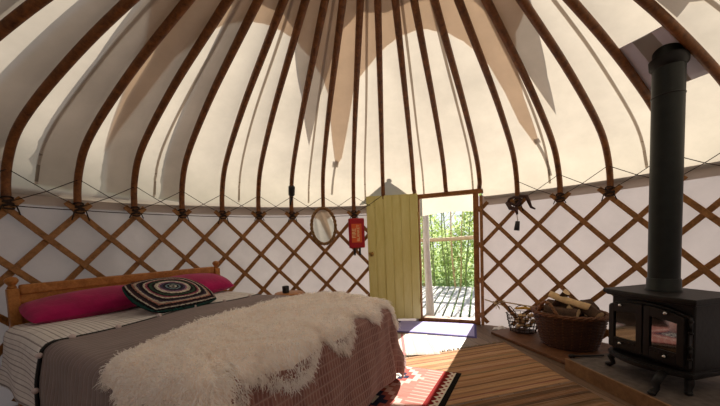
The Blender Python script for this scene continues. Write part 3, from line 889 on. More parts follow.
def cushion(fnpos, w, d, th, nu=28, nv=28, rnd=.10, puff=.42):
    """pillow shape: fnpos(x, y, z) maps local metres to world"""
    m = MB()
    def side(s):
        def fn(a, b):
            x = (a - .5) * 2; y = (b - .5) * 2
            k = max(0, (1 - x ** 2)) ** puff * max(0, (1 - y ** 2)) ** puff
            sx = x * math.sqrt(1 - rnd * y * y); sy = y * math.sqrt(1 - rnd * x * x)
            z = s * th / 2 * k
            return fnpos(sx * w / 2, sy * d / 2, z)
        return fn
    m.grid(side(1), nu, nv); b = len(m.f); m.grid(side(-1), nu, nv)
    for q in range(b, len(m.f)): m.f[q] = tuple(reversed(m.f[q])); m.uv[q] = list(reversed(m.uv[q]))
    return m
def frame_at(c, rx, ry, rz):
    E_ = Matrix.Rotation(rz, 3, 'Z') @ Matrix.Rotation(ry, 3, 'Y') @ Matrix.Rotation(rx, 3, 'X')
    def fn(x, y, z):
        p = E_ @ Vector((x, y, z)); return bd(c[0] + p.x, c[1] + p.y, c[2] + p.z)
    return fn
tag(cushion(frame_at((.40, .175, .725), R(-16), R(-2.5), R(1)), .80, .36, .17).build('pillow', M_PILLOW, smooth=True), 'magenta pillow at the near left side of the headboard', 'pillow', 'magenta pillows')
tag(cushion(frame_at((1.17, .18, .745), R(-18), 0, R(-2)), .76, .37, .19).build('pillow', M_PILLOW, smooth=True), 'magenta pillow at the far right side, behind the crochet cushion', 'pillow', 'magenta pillows')
tag(cushion(frame_at((.755, .60, .752), R(-22), R(0), R(-4)), .60, .54, .13, 40, 40, rnd=.30).build('cushion', M_CROCHET, smooth=True), 'multicoloured crochet granny square cushion leaning on the magenta pillows', 'cushion')

# sheepskin
sk = thing('sheepskin', 'shaggy cream sheepskin spread across the foot of the bed', 'sheepskin', bd(.8, 2.0, MZ + .04))
def skin_back(x): return float(np.interp(x, [-.3, -.2, -.05, .05, .25, .5, .85, 1.2, 1.5, 1.62, 1.75], [1.98, 1.86, 1.66, 1.56, 1.50, 1.42, 1.33, 1.33, 1.38, 1.5, 1.85]))
def skin_front(x): return float(np.interp(x, [-.3, -.2, -.05, .06, .12, .16, .25, .38, .48, .56, .62, .72, .80, .88, .96, 1.05, 1.12, 1.19, 1.26, 1.34, 1.42, 1.5, 1.58, 1.66, 1.75], [2.30, 2.52, 2.62, 2.57, 2.36, 2.25, 2.30, 2.37, 2.36, 2.29, 2.23, 2.31, 2.34, 2.28, 2.19, 2.20, 2.27, 2.29, 2.22, 2.17, 2.24, 2.34, 2.36, 2.2, 2.0]))
SKX = (-.31, 1.66)
def skp(a, b, lift=0):
    x = SKX[0] + (SKX[1] - SKX[0]) * a; y0 = skin_back(x); y = y0 + (skin_front(x) - y0) * b
    e = min(1, 4 * min(a, 1 - a, b, 1 - b) * 2)
    puff = .5 + .5 * math.sin(a * 34 + 2.2 * math.sin(b * 13)) * math.sin(b * 17 + 1.7 * math.cos(a * 21))
    pf = .5 + .5 * math.sin(a * 15 + 1.3) * math.sin(b * 8 + a * 4)
    up = .048 + e * (.018 + .030 * puff + .022 * pf)
    return drape(x, y, MZ + up, flare=.05 + e * (.02 + .014 * puff), cornerflare=.06)
m = MB(); m.grid(lambda a, b: skp(a, b), 60, 34); o = m.build('hide', M_HIDE, sk, smooth=True); s_ = o.modifiers.new('thick', 'SOLIDIFY'); s_.thickness = .008; s_.offset = -1
def fleece():
    vs = []; fs = []
    NL = 15000
    for q in range(NL):
        a, b = rng.random(), rng.random()
        if q % 3 == 0:
            side = int(rng.integers(0, 4)); e = rng.random() * .03
            if side == 0: b = 1 - e
            elif side == 1: b = e
            elif side == 2: a = e
            else: a = 1 - e
        p = skp(a, b); pa = skp(min(a + .01, 1), b) - skp(max(a - .01, 0), b); pb = skp(a, min(b + .02, 1)) - skp(a, max(b - .02, 0))
        n = pa.cross(pb)
        if n.length < 1e-9: continue
        n.normalize()
        if n.dot(BY + Vector((0, 0, 1.2))) < 0: n = -n
        pa.normalize(); pb.normalize()
        # comb direction: toward the front and outward at the rims, clumped by low-frequency waves
        ox = (a - .5); oy = (b - .45)
        cl = math.sin(a * 37 + 3 * math.sin(b * 19)) ; cl2 = math.sin(b * 31 + 2.5 * math.cos(a * 23))
        dirv = pa * (ox * 1.0 + .45 * cl) + pb * (.35 + oy * 1.0 + .45 * cl2)
        dirv += Vector((0, 0, -1)) * .35
        L = .020 + .017 * rng.random() + .003 * cl
        strands = 5
        for k in range(strands):
            jx = Vector(rng.normal(0, .006, 3)); r0 = p + jx
            wob = Vector(rng.normal(0, .30, 3))
            tip = (n * .85 + dirv * .75 + wob * .8)
            P = []
            for s in range(4):
                t = s / 3.0
                pt = r0 + n * (L * (t - .35 * t * t) * .95) + (dirv + wob) * (L * .75 * t * t) + Vector((math.sin(t * 7 + q), math.cos(t * 6 + q), 0)) * .004 * t
                P.append(pt)
            sdv = (P[3] - P[0]).cross(Vector(rng.normal(0, 1, 3)))
            if sdv.length < 1e-9: continue
            sdv.normalize()
            base = len(vs)
            for s, wd in enumerate((.0022, .0024, .0017, .0005)):
                vs.append(P[s] - sdv * wd); vs.append(P[s] + sdv * wd)
            for s in range(3): fs.append((base + 2 * s, base + 2 * s + 1, base + 2 * s + 3, base + 2 * s + 2))
    m = MB(); m.add(vs, fs); return m
o = fleece().build('fleece', M_FLEECE, sk, smooth=True); stuff(o)

# ------------------------------------------------------------------ rugs
def rug(name, corners, mat, z, th, label, cat='rug', nu=24, nv=24, fringe=None, wav=.002):
    A, B, C_, D_ = [Vector((p[0], p[1], 0)) for p in corners]      # back-left, back-right, front-right, front-left
    m = MB()
    def top(a, b):
        p = A.lerp(B, a).lerp(D_.lerp(C_, a), b)
        h = z + th + wav * math.sin(a * 9 + b * 4) * math.sin(b * 7)
        if a in (0, 1) or b in (0, 1): h = z
        return Vector((p.x, p.y, h))
    m.grid(top, nu, nv)
    if fringe:
        for (P, Q, out) in ((A, B, -1),):
            nf = 90
            for k in range(nf):
                c = P.lerp(Q, (k + .5) / nf); d = (A - D_).normalized() * .045
                d = d + Vector((random.uniform(-.015, .015), random.uniform(-.01, .01), 0))
                m.tube([c + Vector((0, 0, z + .004)), c + d * .5 + Vector((0, 0, z + .006)), c + d + Vector((0, 0, z + .003))], .003, 4, mi=1)
    return tag(m.build(name, [mat, fringe] if fringe else mat, smooth=True), label, cat)
M_FR = plain('fringe_cotton', K('#8a7455'), .95, 0, .25, 60)
# big striped rug, a second one in front of it, rag rug, violet mat, kilim
rug('striped_rug', [(.02, 1.38), (1.19, 1.83), (1.335, .96), (-.14, .42)], M_JUTE, .002, .008, 'large tan and brown striped rug with a fringed back edge beside the log hearth', nu=30, nv=30, fringe=M_FR)
rug('striped_rug', [(-.14, .405), (1.35, .945), (1.50, .10), (-.1, -.45)], M_JUTE2, .002, .007, 'darker striped rush rug at the bottom of the picture in front of the stove hearth')
rug('rag_rug', [(-.10, 2.16), (.42, 2.10), (.47, 1.49), (-.15, 1.44)], M_RAG, .011, .007, 'pale rag rug with pink stripes lying between the violet mat and the bed')
rug('door_mat', [(.13, 2.74), (1.10, 2.53), (.945, 1.97), (.03, 2.25)], M_MAT, .002, .012, 'violet doormat with sunlight across it inside the doorway', 'mat')
kl = thing('kilim_rug', 'red kilim with a dark diamond and white toothed border beside the bed', 'rug', (.2, .9, .012))
A_, B_, C2, D2 = Vector((-.33, 1.37, 0)), Vector((.565, 1.07, 0)), Vector((.05, -.05, 0)), Vector((-.85, .30, 0))
m = MB()
def kt(a, b):
    p = A_.lerp(B_, a).lerp(D2.lerp(C2, a), b); h = .021 + .003 * math.sin(a * 11) * math.sin(b * 9)
    if a in (0, 1) or b in (0, 1): h = .011
    return Vector((p.x, p.y, h))
m.grid(kt, 30, 40); m.build('weave', M_KILIM, kl, smooth=True)

# ------------------------------------------------------------------ hearth
m = MB(); m.prism([(1.145, 2.12), (1.46, 1.25), (1.85, 1.3), (2.40, 1.12), (2.29, 1.40), (2.01, 1.77), (1.68, 2.09), (1.50, 2.21), (1.34, 2.25)], .001, .03)
M_BOARD = wood('hearth_board_wood', K('#553521'), K('#7d5436'), (4, 4, 4), .5)
tag(m.build('hearth_board', M_BOARD, bevel=.004), 'low brown wooden board on the floor under the two baskets', 'board')
hs = thing('hearth_slab', 'raised stone hearth slab with a wooden front edge under the stove', 'hearth', (1.9, .9, 0))
HP = [(1.425, 1.15), (1.56, .55), (1.72, -.05), (2.55, .12), (2.60, .55), (2.45, 1.0), (2.40, 1.09), (1.80, 1.27)]
m = MB(); m.prism(HP, .001, .097); m.build('stone', M_SLATE, hs, bevel=.004)
m = MB()
q0, q1, q2 = Vector((1.41, 1.155, .05)), Vector((1.552, .548, .05)), Vector((1.71, -.06, .05))
m.bar(q0, q1, .02, .105); m.bar(q1, q2, .02, .105)
m.build('front_edge', wood('edge_wood', K('#6b4d33'), K('#94704c'), (4, 4, 4), .55), hs, bevel=.003)

# ------------------------------------------------------------------ stove
SO = Vector((1.60, 1.03, 0)); SD = Vector((.31, -.951, 0)).normalized(); SN = Vector((-SD.y, SD.x, 0)).normalized()   # SN points to the back
if SN.dot(Vector((1, 0, 0))) < 0: SN = -SN
def st(a, b, z): return SO + SD * a + SN * b + Vector((0, 0, z))
RS = Matrix((SD, SN, Vector((0, 0, 1)))).transposed()
stv = thing('wood_stove', 'black cast-iron wood stove with two glazed doors and a flue pipe', 'stove', st(.26, .2, .10))
SW, SDp = .53, .43
def sprism(m, poly, z0, z1):
    n = len(poly); vs = [st(a, b, z0) for a, b in poly] + [st(a, b, z1) for a, b in poly]
    m.add(vs, [tuple(reversed(range(n))), tuple(range(n, 2 * n))] + [(i, (i + 1) % n, n + (i + 1) % n, n + i) for i in range(n)])
m = MB(); sprism(m, [(.03, .05), (SW - .03, .05), (SW - .03, SDp - .04), (.03, SDp - .04)], .225, .655); m.build('body', M_IRON, stv, bevel=.012)
m = MB(); bow = [(SW * k / 14, .0 - .022 * math.sin(PI * k / 14)) for k in range(15)]
sprism(m, bow + [(SW, SDp), (0, SDp)], .660, .690); sprism(m, [(a * .96 + .01, b + .018) for a, b in bow] + [(SW - .01, SDp - .01), (.01, SDp - .01)], .645, .662); m.build('top_plate', M_IRON, stv, bevel=.006)
# base / ash shelf
m = MB(); bow2 = [(.02 + (SW - .04) * k / 14, .03 - .10 * math.sin(PI * k / 14) ** .8) for k in range(15)]
sprism(m, bow2 + [(SW - .02, .2), (.02, .2)], .205, .232); sprism(m, [(a, b + .012) for a, b in bow2] + [(SW - .02, .3), (.02, .3)], .232, .24); m.build('ash_shelf', M_IRON, stv, bevel=.006)
m = MB(); sprism(m, [(.02, .03), (SW - .02, .03), (SW - .02, SDp - .02), (.02, SDp - .02)], .195, .228); m.build('base', M_IRON, stv, bevel=.008)
# arched front frame
m = MB()
fr = []
for k in range(17):
    x = .035 + (SW - .07) * k / 16; zt = .575 + .055 * math.sin(PI * k / 16) ** .7; fr.append((x, zt))
vs = []; fs = []
for b in (.018, .05):
    vs += [st(x, b, .262) for x, _ in fr] + [st(x, b, z) for x, z in fr]
n_ = 17
for k in range(16):
    fs += [(k, k + 1, n_ + k + 1, n_ + k), (2 * n_ + k + 1, 2 * n_ + k, 3 * n_ + k, 3 * n_ + k + 1), (n_ + k, n_ + k + 1, 3 * n_ + k + 1, 3 * n_ + k), (k + 1, k, 2 * n_ + k, 2 * n_ + k + 1)]
fs += [(0, n_, 3 * n_, 2 * n_), (n_ - 1, 3 * n_ - 1, 4 * n_ - 1, 2 * n_ - 1)]
m.add(vs, fs); m.build('front_frame', M_IRON, stv, bevel=.004)
for dnum, (a0, a1) in enumerate(((.048, SW / 2 - .004), (SW / 2 + .004, SW - .048))):
    d_ = MB(); za, zb = .275, .285
    def ztop(a): return .565 + .048 * math.sin(PI * (a - .035) / (SW - .07)) ** .7
    w0, w1, wz0, wz1 = a0 + .036, a1 - .036, .345, .525
    # frame of the door as bars round the window
    nn = 9
    def bars(m, lo, hi, zlo, zhi_fn, b0, b1):
        vs = []; fs = []
        xs = np.linspace(lo, hi, nn)
        for b in (b0, b1): vs += [st(x, b, zlo) for x in xs] + [st(x, b, zhi_fn(x)) for x in xs]
        for k in range(nn - 1):
            fs += [(k, k + 1, nn + k + 1, nn + k), (2 * nn + k + 1, 2 * nn + k, 3 * nn + k, 3 * nn + k + 1), (nn + k, nn + k + 1, 3 * nn + k + 1, 3 * nn + k), (k + 1, k, 2 * nn + k, 2 * nn + k + 1)]
        fs += [(0, nn, 3 * nn, 2 * nn), (nn - 1, 3 * nn - 1, 4 * nn - 1, 2 * nn - 1)]
        m.add(vs, fs)
    def warch(x): 
        return wz1 + (.022 * math.sin(PI / 2 * (x - a0) / (a1 - a0)) if dnum == 0 else .022 * math.cos(PI / 2 * (x - a0) / (a1 - a0)))
    bars(d_, a0, w0, .275, ztop, -.004, .02); bars(d_, w1, a1, .275, ztop, -.004, .02)
    bars(d_, w0, w1, .275, lambda x: wz0, -.004, .02)
    # top rail with arched lower edge
    vs = []; fs = []; xs = np.linspace(w0, w1, nn)
    for b in (-.004, .02): vs += [st(x, b, warch(x)) for x in xs] + [st(x, b, ztop(x)) for x in xs]
    for k in range(nn - 1): fs += [(k, k + 1, nn + k + 1, nn + k), (2 * nn + k + 1, 2 * nn + k, 3 * nn + k, 3 * nn + k + 1), (nn + k, nn + k + 1, 3 * nn + k + 1, 3 * nn + k), (k + 1, k, 2 * nn + k, 2 * nn + k + 1)]
    d_.add(vs, fs)
    do = d_.build('fire_door', M_IRON, stv, bevel=.003)
    g = MB(); vs = []; fs = []; gx = np.linspace(w0 - .006, w1 + .006, nn)
    for b in (.008, .014): vs += [st(x, b, wz0 - .005) for x in gx] + [st(x, b, warch(x) + .005) for x in gx]
    for k in range(nn - 1): fs += [(k, k + 1, nn + k + 1, nn + k), (2 * nn + k + 1, 2 * nn + k, 3 * nn + k, 3 * nn + k + 1)]
    g.add(vs, fs); o = g.build('glass_pane', M_SGLASS, do); o['label'] = 'dark reflective fire glass'
    # air wheel knobs above and below the window
    for z in (.31, .585):
        c = st((a0 + a1) / 2 + (.02 if dnum else -.02), -.016, z); k = MB(); k.ball(c, .012, 10, 7); k.tube([c, c + SN * .018], .006, 8)
        o = k.build('knob', M_STEEL, do, smooth=True); o['label'] = 'chrome knob'
    k = MB()
    for q in range(6):
        x = w0 + (w1 - w0) * (q + .5) / 6; k.ball(st(x, -.005, .322), .006, 6, 5)
    k.build('rivet_row', M_IRON, do)
for z in (.36, .52):
    k = MB(); k.tube([st(SW - .03, .02, z - .03), st(SW - .03, .02, z + .03)], .009, 8); k.ball(st(SW - .03, .02, z + .035), .012, 8, 6); k.ball(st(SW - .03, .02, z - .035), .012, 8, 6); k.build('hinge', M_IRON, stv, smooth=True)
# curved legs
for (a, b, da, db) in ((.06, .07, -.035, -.03), (SW - .06, .07, .02, -.03), (.06, SDp - .06, -.03, .03), (SW - .06, SDp - .06, .03, .03), (.41, -.055, .012, -.085)):
    k = MB(); k.tube([st(a, b, .215), st(a + da * .9, b + db * .8, .165), st(a + da * .5, b + db * .6, .125), st(a + da * 1.1, b + db * 1.2, .107)], [.026, .023, .017, .021], 8)
    k.ball(st(a + da * 1.15, b + db * 1.25, .112), .021, 8, 6, (1, 1, .6)); k.build('leg', M_IRON, stv, smooth=True)
# flue pipe
PX, PY = 1.895, .886
fl = MB(); fl.lathe([(.082, .688), (.082, 2.31)], (PX, PY, 0), 32); fo = fl.build('flue_pipe', M_PIPE, stv, autosmooth=40)
fo['label'] = 'tall black flue pipe'
k = MB(); k.lathe([(.094, .688), (.094, .70), (.089, .706), (.087, .77), (.084, .775)], (PX, PY, 0), 32); k.build('collar', M_PIPE, fo, autosmooth=40)
k = MB(); k.lathe([(.0825, 1.985), (.085, 1.988), (.085, 1.994), (.0825, 1.997)], (PX, PY, 0), 32); k.build('seam_ring', M_IRON, fo, autosmooth=40)
k = MB(); k.lathe([(.083, 2.17), (.096, 2.185), (.099, 2.235), (.083, 2.24)], (PX, PY, 0), 32); k.build('cowl_ring', M_IRON, fo, autosmooth=40)
# flashing plate let into the roof
m = MB(); prof = offs(SP, .022); pr = [p[0] for p in prof]; pz = [p[1] for p in prof]
pts4 = []
def fl_(a, b):
    i = 17.02 + .98 * a; r = 1.88 + .47 * b
    return pol(i, r, float(np.interp(r, pr, pz)) - .004)
m.grid(fl_, 10, 10); o = m.build('flashing_plate', M_FLASH, smooth=True); s_ = o.modifiers.new('thick', 'SOLIDIFY'); s_.thickness = .004
tag(o, 'grey metal plate fixed in the roof around the top of the flue', 'plate')
# poker
m = MB(); a_, b_ = Vector((1.452, 1.165, .112)), Vector((1.72, 1.19, .108)); m.tube([a_, a_.lerp(b_, .08), a_.lerp(b_, .14), b_], [.012, .016, .009, .007], 8); m.ball(a_, .016, 8, 6)
tag(m.build('poker', M_IRON, smooth=True), 'black iron poker lying on the hearth slab in front of the basket', 'poker')

# ------------------------------------------------------------------ baskets and firewood
def woven(center, r0, r1, z0, z1, ns, rows, rt_, rake=(1, 1), rotz=0):
    w_ = MB()
    for j in range(rows):
        q = j / (rows - 1); rad = r0 + (r1 - r0) * (q ** .8); z = z0 + (z1 - z0) * q; pts = []
        for k in range(ns * 4):
            a = 2 * PI * k / (ns * 4); off_ = .006 * math.cos(ns / 2 * a + PI * (j % 2))
            x, y = (rad + off_) * math.cos(a) * rake[0], (rad + off_) * math.sin(a) * rake[1]
            pts.append(center + Vector((x * math.cos(rotz) - y * math.sin(rotz), x * math.sin(rotz) + y * math.cos(rotz), z)))
        w_.tube(pts, rt_ * (.9 + .2 * random.random()), 5, closed=True)
    s_ = MB()
    for k in range(ns):
        a = 2 * PI * k / ns; pts = []
        for q in np.linspace(0, 1, 6):
            rad = r0 + (r1 - r0) * (q ** .8); x, y = rad * math.cos(a) * rake[0], rad * math.sin(a) * rake[1]
            pts.append(center + Vector((x * math.cos(rotz) - y * math.sin(rotz), x * math.sin(rotz) + y * math.cos(rotz), z0 + (z1 - z0) * q)))
        s_.tube(pts, rt_ * .8, 5)
    return w_, s_
M_MWK = plain('handle_wicker', K('#7d5433'), .6, 0, .35, 60, .2)
BC = Vector((1.715, 1.655, .031))
bk = thing('log_basket', 'large brown wicker log basket with handles on the hearth board', 'basket', BC)
w_, s_ = woven(BC, .20, .272, .012, .31, 24, 23, .0078, (1.08, .92), R(-40))
w_.build('weave', M_WICKD, bk, smooth=True); s_.build('stakes', M_WICK, bk, smooth=True)
def ell(rad, a, z, rake=(1.08, .92), rz=R(-40), c=BC):
    x, y = rad * math.cos(a) * rake[0], rad * math.sin(a) * rake[1]
    return c + Vector((x * math.cos(rz) - y * math.sin(rz), x * math.sin(rz) + y * math.cos(rz), z))
m = MB()
for ph in (0, 2 * PI / 3, 4 * PI / 3):
    m.tube([ell(.276 + .012 * math.cos(k * .9 + ph), 2 * PI * k / 72, .322 + .012 * math.sin(k * .9 + ph)) for k in range(72)], .011, 6, closed=True)
m.build('rim', M_WICK, bk, smooth=True)
m = MB(); m.prism([(ell(.2, 2 * PI * k / 24, 0).x, ell(.2, 2 * PI * k / 24, 0).y) for k in range(24)], .032, .045); m.build('base', M_WICKD, bk)
def handle(ac, hh):
    h = MB()
    for ph in (0, PI):
        pts = []
        for q in np.linspace(0, 1, 15):
            a = ac + (q - .5) * .75; pts.append(ell(.276 + .008 * math.cos(q * 22 + ph), a, .315 + hh * math.sin(PI * q) + .006 * math.sin(q * 22 + ph)))
        h.tube(pts, .012, 6)
    return h
# handles at the two ends of the long axis
for ac, hh in ((R(243), .13), (R(63), .05)): handle(ac, hh).build('handle', M_MWK, bk, smooth=True)
def log(c, d, L, r, label, split=True, mat=None, name='log'):
    t = thing(name, label, 'firewood', c, 'logs in the wicker basket')
    d = Vector(d).normalized(); a = Vector(c) - d * L / 2; b = Vector(c) + d * L / 2
    u = d.orthogonal().normalized(); v = d.cross(u); n = 14
    prof_ = []
    for k in range(n):
        th = 2 * PI * k / n; rr = r * (1 + .07 * math.sin(3 * th + c[0] * 9)); x, y = rr * math.cos(th), rr * math.sin(th)
        if split: y = min(y, r * .15 + .1 * x)
        prof_.append((x, y))
    m = MB(); vs = []
    for q in (0, .33, .66, 1):
        p = a.lerp(b, q) + u * (.006 * math.sin(q * 5 + c[1] * 7))
        vs += [p + u * x + v * y for x, y in prof_]
    fs = [(i * n + k, i * n + (k + 1) % n, (i + 1) * n + (k + 1) % n, (i + 1) * n + k) for i in range(3) for k in range(n)]
    m.add(vs, fs); m.build('bark', mat or M_BARK, t, autosmooth=35)
    for V, F in ((vs[:n], tuple(reversed(range(n)))), (vs[-n:], tuple(range(n)))):
        e = MB(); e.add(V, [F]); o = e.build('cut_end', M_SPLIT, t); o['label'] = 'pale cut end'
    return t
log(BC + Vector((-.01, -.02, .435)), (.66, -.72, -.26), .34, .034, 'pale barkless split log lying across the top of the log basket', True, M_SPLIT)
log(BC + Vector((-.06, .09, .43)), (.35, -.45, .75), .24, .055, 'dark short log standing up at the back left of the log basket', True)
log(BC + Vector((.11, -.04, .385)), (.85, .35, .10), .28, .06, 'brown log at the right side of the log basket near the stove', True)
log(BC + Vector((.02, .07, .345)), (.6, -.75, .0), .34, .065, 'brown log under the pale split log in the basket', False)
log(BC + Vector((-.09, -.05, .325)), (.6, -.75, .02), .28, .055, 'brown log at the front of the log basket below the rim', True)
log(BC + Vector((.11, -.13, .365)), (-.2, .9, .3), .22, .05, 'reddish log end at the right front of the log basket', True)
# fill of the basket
log(BC + Vector((.0, .0, .19)), (.7, -.7, 0), .32, .11, 'large log low inside the wicker basket', False)

KC = Vector((1.49, 2.11, .031))
kb = thing('kindling_basket', 'small open wire and twig basket of kindling left of the log basket', 'basket', KC)
w_, s_ = woven(KC, .115, .15, .008, .20, 18, 6, .004, (1.1, .95), R(-25))
w_.build('hoops', M_CORD, kb, smooth=True); s_.build('stakes', M_CORD, kb, smooth=True)
m = MB(); m.prism([(KC.x + .105 * math.cos(2 * PI * k / 20), KC.y + .1 * math.sin(2 * PI * k / 20)) for k in range(20)], .032, .042); m.build('base', M_WICKD, kb)
kl_ = ['at the bottom left', 'at the bottom front', 'at the bottom right', 'at the lower left side', 'in the middle', 'at the right side', 'at the upper left', 'at the upper right', 'at the top']
for k in range(12):
    lay = k // 4; q = k % 4
    c = KC + Vector((-.075 + .05 * q + .01 * lay, -.055 + .035 * ((q + lay) % 2), .075 + .055 * lay))
    d = Vector((-.45 + .3 * random.random(), -.8, .25 + .2 * random.random())).normalized()
    m = MB(); m.bar(c - d * .06, c + d * .07, .034, .030, up=(.3 * (q - 1.5), .3, 1))
    tag(m.build('kindling_stick', M_SPLIT, bevel=.004), 'short pale kindling stick, %s in the %s layer of the small basket' % (('leftmost', 'second from the left', 'third from the left', 'rightmost')[q], ('bottom', 'middle', 'top')[lay]), 'kindling', 'kindling sticks in the small basket')
for k, (a0, rr, hh) in enumerate(((.4, .13, .10), (2.3, .14, .13), (4.0, .12, .085))):
    m = MB(); m.tube([KC + Vector((rr * math.cos(a0 + q * 1.7), rr * math.sin(a0 + q * 1.7), .20 + hh * math.sin(PI * q) * .7)) for q in np.linspace(0, 1, 9)], [.006, .007, .007, .006, .006, .005, .005, .004, .003], 6)
    tag(m.build('twig', M_BARK, smooth=True), 'dark curled twig sticking up over the %s rim of the kindling basket' % ('right', 'back left', 'front')[k], 'twig', 'twigs on the kindling')
m = MB(); c = KC + Vector((.0, -.03, .262)); m.tube([c + Vector((-.08, .03, .0)), c + Vector((0, 0, .012)), c + Vector((.08, -.03, .004))], [.012, .016, .010], 8)
tag(m.build('twig', plain('yellow_wood', K('#c69a3f'), .8, 0, .2), smooth=True), 'yellow twig lying on top of the kindling basket', 'twig')
# bottle and brush beside the stove
m = MB(); m.lathe([(.038, 0), (.04, .01), (.04, .13), (.03, .16), (.014, .185), (.013, .23), (.016, .232), (.016, .245), (.003, .247)], (2.02, 1.30, .031), 16)
tag(m.build('bottle', M_GLASSB, smooth=True), 'dark green bottle standing between the log basket and the stove', 'bottle')
# rope end along the wall by the door post
rp = thing('rope', 'frayed straw rope tied along the trellis right of the door post', 'rope', pol(13.3, 2.73, .3))
m = MB(); pts = [pol(13.1, 2.725, .34), pol(13.25, 2.72, .325), pol(13.4, 2.722, .30), pol(13.6, 2.735, .325), pol(14.2, 2.738, .30), pol(15.0, 2.738, .29), pol(15.8, 2.738, .285)]
m.tube(pts, .0075, 6); m.build('line', M_ROPE, rp, smooth=True)
m = MB()
for k in range(14):
    a0_ = pol(13.4, 2.715, .30); d = Vector((random.uniform(-.03, .10), random.uniform(-.06, .03), random.uniform(-.07, .05))); m.tube([a0_, a0_ + d * .6 + Vector((0, 0, .01)), a0_ + d], .0035, 4)
m.ball(pol(13.4, 2.715, .30), .02, 8, 6); o = m.build('frayed_knot', M_ROPE, rp, smooth=True); o['label'] = 'frayed knot'
# crumpled white cloth at the wall foot
m = MB()
def cr2(a, b):
    c = pol(13.35 + .55 * a, 2.60 + .11 * b, 0)
    return Vector((c.x, c.y, .008 + .045 * abs(math.sin(a * 7 + b * 3)) * math.sin(PI * a) * (.3 + .7 * math.sin(PI * b))))
m.grid(cr2, 18, 10); o = m.build('crumpled_cloth', M_WHITE, smooth=True); s_ = o.modifiers.new('thick', 'SOLIDIFY'); s_.thickness = .004
tag(o, 'crumpled white cloth on the floor at the foot of the trellis by the door', 'cloth')

# ------------------------------------------------------------------ things on the trellis
# oval mirror
M_MWICK = plain('pale_wicker', K('#82603a'), .7, 0, .35, 60, .2)
MC = pol(7.97, 2.70, 1.345); ma = ang(8.02); mt_ = Vector((math.cos(ma), -math.sin(ma), 0)); mn = Vector((-math.sin(ma), -math.cos(ma), 0))
mr = thing('wicker_mirror', 'oval mirror in a braided wicker frame hung on the trellis', 'mirror', MC)
tilt = -.10
def mp(x, z, o=0): return MC + mt_ * x + (Vector((0, 0, 1)) * math.cos(tilt) + mn * math.sin(tilt)) * z + mn * (o)
m = MB(); n = 40; m.add([mp(.145 * math.cos(2 * PI * k / n), .225 * math.sin(2 * PI * k / n), .006) for k in range(n)] + [mp(.145 * math.cos(2 * PI * k / n), .225 * math.sin(2 * PI * k / n), -.004) for k in range(n)],
      [tuple(range(n)), tuple(reversed(range(n, 2 * n)))] + [(k, n + k, n + (k + 1) % n, (k + 1) % n) for k in range(n)])
m.build('glass', M_MIRROR, mr)
m = MB()
for rr, ph in ((0, 0), (0, PI)):
    m.tube([mp((.158 + .010 * math.cos(k * .7 + ph)) * math.cos(2 * PI * k / 120), (.238 + .010 * math.cos(k * .7 + ph)) * math.sin(2 * PI * k / 120), .008 + .012 * math.sin(k * .7 + ph)) for k in range(120)], .013, 6, closed=True)
m.tube([mp(.150 * math.cos(2 * PI * k / 60), .228 * math.sin(2 * PI * k / 60), .008) for k in range(60)], .012, 6, closed=True)
m.build('wicker_frame', M_MWICK, mr, smooth=True)
# fire blanket
FC = pol(9.06, 2.715, 1.235); fa = ang(9.08); ft = Vector((math.cos(fa), -math.sin(fa), 0)); fn_ = Vector((-math.sin(fa), -math.cos(fa), 0)); FRm = Matrix((ft, -fn_, Vector((0, 0, 1)))).transposed()
fb = thing('fire_blanket', 'red fire blanket case with black pull tabs hung left of the door', 'fire blanket', FC)
m = MB(); m.box(FC, (.215, .035, .40), FRm); m.build('case', M_RED, fb, bevel=.015)
def fp(x, z, o=.019): return FC + ft * x + fn_ * o + Vector((0, 0, z))
M_LABEL = plain('orange_label', K('#e0612e'), .5, 0, .08); M_INK = plain('cream_ink', K('#f3dfa0'), .5, 0, .03); M_INKR = plain('pale_red', K('#cf4a2a'), .5, 0, .05)
m = MB(); m.box(fp(.0, .0, .0185), (.135, .002, .25), FRm); m.build('label_panel', M_LABEL, fb)
def text(body, size, x, z, mat, parent, name, o=.0215, rotx=0):
    cu = bpy.data.curves.new(name, 'FONT'); cu.body = body; cu.size = size; cu.align_x = 'CENTER'; cu.align_y = 'CENTER'; cu.extrude = .0006
    ob = bpy.data.objects.new(name, cu); COL.objects.link(ob)
    Mx = Matrix((ft, Vector((0, 0, 1)), fn_)).transposed().to_4x4()
    if rotx: Mx = Mx @ Matrix.Rotation(rotx, 4, 'Z')
    Mx.translation = fp(x, z, o)
    dg = bpy.context.evaluated_depsgraph_get(); me = bpy.data.meshes.new_from_object(ob.evaluated_get(dg))
    bpy.data.objects.remove(ob); me.materials.clear(); me.materials.append(mat); me.transform(Mx)
    o2 = bpy.data.objects.new(name, me); COL.objects.link(o2); o2.parent = parent; o2.matrix_parent_inverse = Matrix.Translation(-parent.location); return o2
text('FIRE', .072, -.033, .0, M_INK, fb, 'lettering', rotx=PI / 2)
text('BLANKET', .052, .022, .0, M_INK, fb, 'lettering', rotx=PI / 2)
for x in (-.035, .035):
    m = MB(); m.box(fp(x, -.245, .0), (.028, .006, .11), FRm); m.build('pull_tab', M_BLACK, fb, bevel=.002)
m = MB(); m.tube([fp(-.02, .195, 0), fp(0, .225, 0), fp(.02, .195, 0)], .004, 6); m.build('hanger', M_CORD, fb)
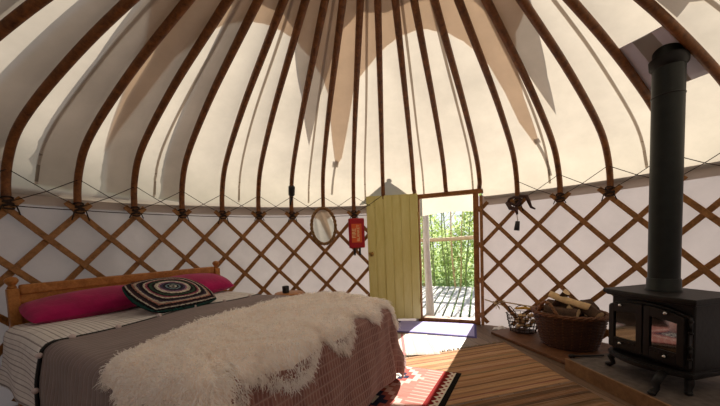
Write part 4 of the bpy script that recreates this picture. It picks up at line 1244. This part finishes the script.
# black strap buckled round one pole
m = MB()
def along(i, z): 
    zs = [p[1] for p in SP][::-1]; rs = [p[0] for p in SP][::-1]; return pol(i, float(np.interp(z, zs, rs)), z)
A1, B1 = along(7, 1.735), along(7, 1.865); m.tube([A1, A1.lerp(B1, .15), A1.lerp(B1, .85), B1], [.022, .040, .042, .024], 10)
m.tube([A1, along(7, 1.70) + Vector((.008, -.03, 0)), along(7, 1.62) + Vector((-.012, -.03, 0))], [.02, .018, .006], 6)
tag(m.build('pole_strap', M_BLACK, smooth=True), 'black strap buckled round a roof pole left of the mirror', 'strap')
# leather strap and torch at pole 14
LC = pol(14.0, 2.715, 1.50); a14 = ang(14); t14 = Vector((math.cos(a14), -math.sin(a14), 0)); n14 = Vector((-math.sin(a14), -math.cos(a14), 0))
m = MB()
def q14(x, z, o=0): return LC + t14 * x + n14 * o + Vector((0, 0, z))
m.tube([q14(-.09, -.005, .02), q14(-.07, .035, .03), q14(-.02, .05, .035), q14(.02, .045, .035), q14(.05, .01, .03), q14(.0, -.05, .04), q14(-.05, -.02, .03), q14(-.09, -.005, .02)], .016, 6)
m.tube([q14(.03, .055, .035), q14(.10, .045, .03), q14(.125, -.02, .025), q14(.145, -.08, .02), q14(.185, -.105, .02)], [.02, .022, .018, .014, .008], 6)
m.tube([q14(-.10, .0, .03), q14(-.06, -.07, .035), q14(.0, -.09, .04), q14(.01, -.15, .04)], [.02, .026, .024, .012], 6)
tag(m.build('leather_strap', M_LEATHER, smooth=True), 'dark brown leather strap knotted round the pole foot right of the door', 'strap')
to = thing('torch', 'small black torch hanging by a pale cord under the leather strap', 'torch', q14(.0, -.30, .03))
m = MB(); m.tube([q14(.0, -.33, .03), q14(.004, -.30, .03), q14(.012, -.225, .03)], [.030, .029, .023], 10); m.build('barrel', M_BLACK, to, smooth=True)
m = MB(); m.tube([q14(.012, -.225, .03), q14(.008, -.17, .035), q14(.005, -.14, .04)], .006, 6); m.build('cord', M_WHITE, to, smooth=True)
# little black clock on a stool beyond the bed
stl = thing('bedside_stool', 'low wooden stool almost hidden behind the far side of the bed', 'stool', bd(1.88, .80, 0))
m = MB(); m.lathe([(.15, .555), (.16, .56), (.16, .58), (.15, .585)], bd(1.88, .80, 0), 20); m.build('seat', M_PINE, stl, autosmooth=40)
for k in range(3):
    a = k * 2 * PI / 3; p0 = bd(1.88, .80, 0) + Vector((.09 * math.cos(a), .09 * math.sin(a), .557)); p1 = bd(1.88, .80, 0) + Vector((.13 * math.cos(a), .13 * math.sin(a), .001)); m = MB(); m.tube([p0, p1], .016, 8); m.build('leg', M_PINE, stl, smooth=True)
m = MB(); m.box(bd(1.83, .80, .626), (.062, .05, .08), RB)
tag(m.build('alarm_clock', M_BLACK, bevel=.008), 'small black cube clock peeping over the far edge of the quilt', 'clock')
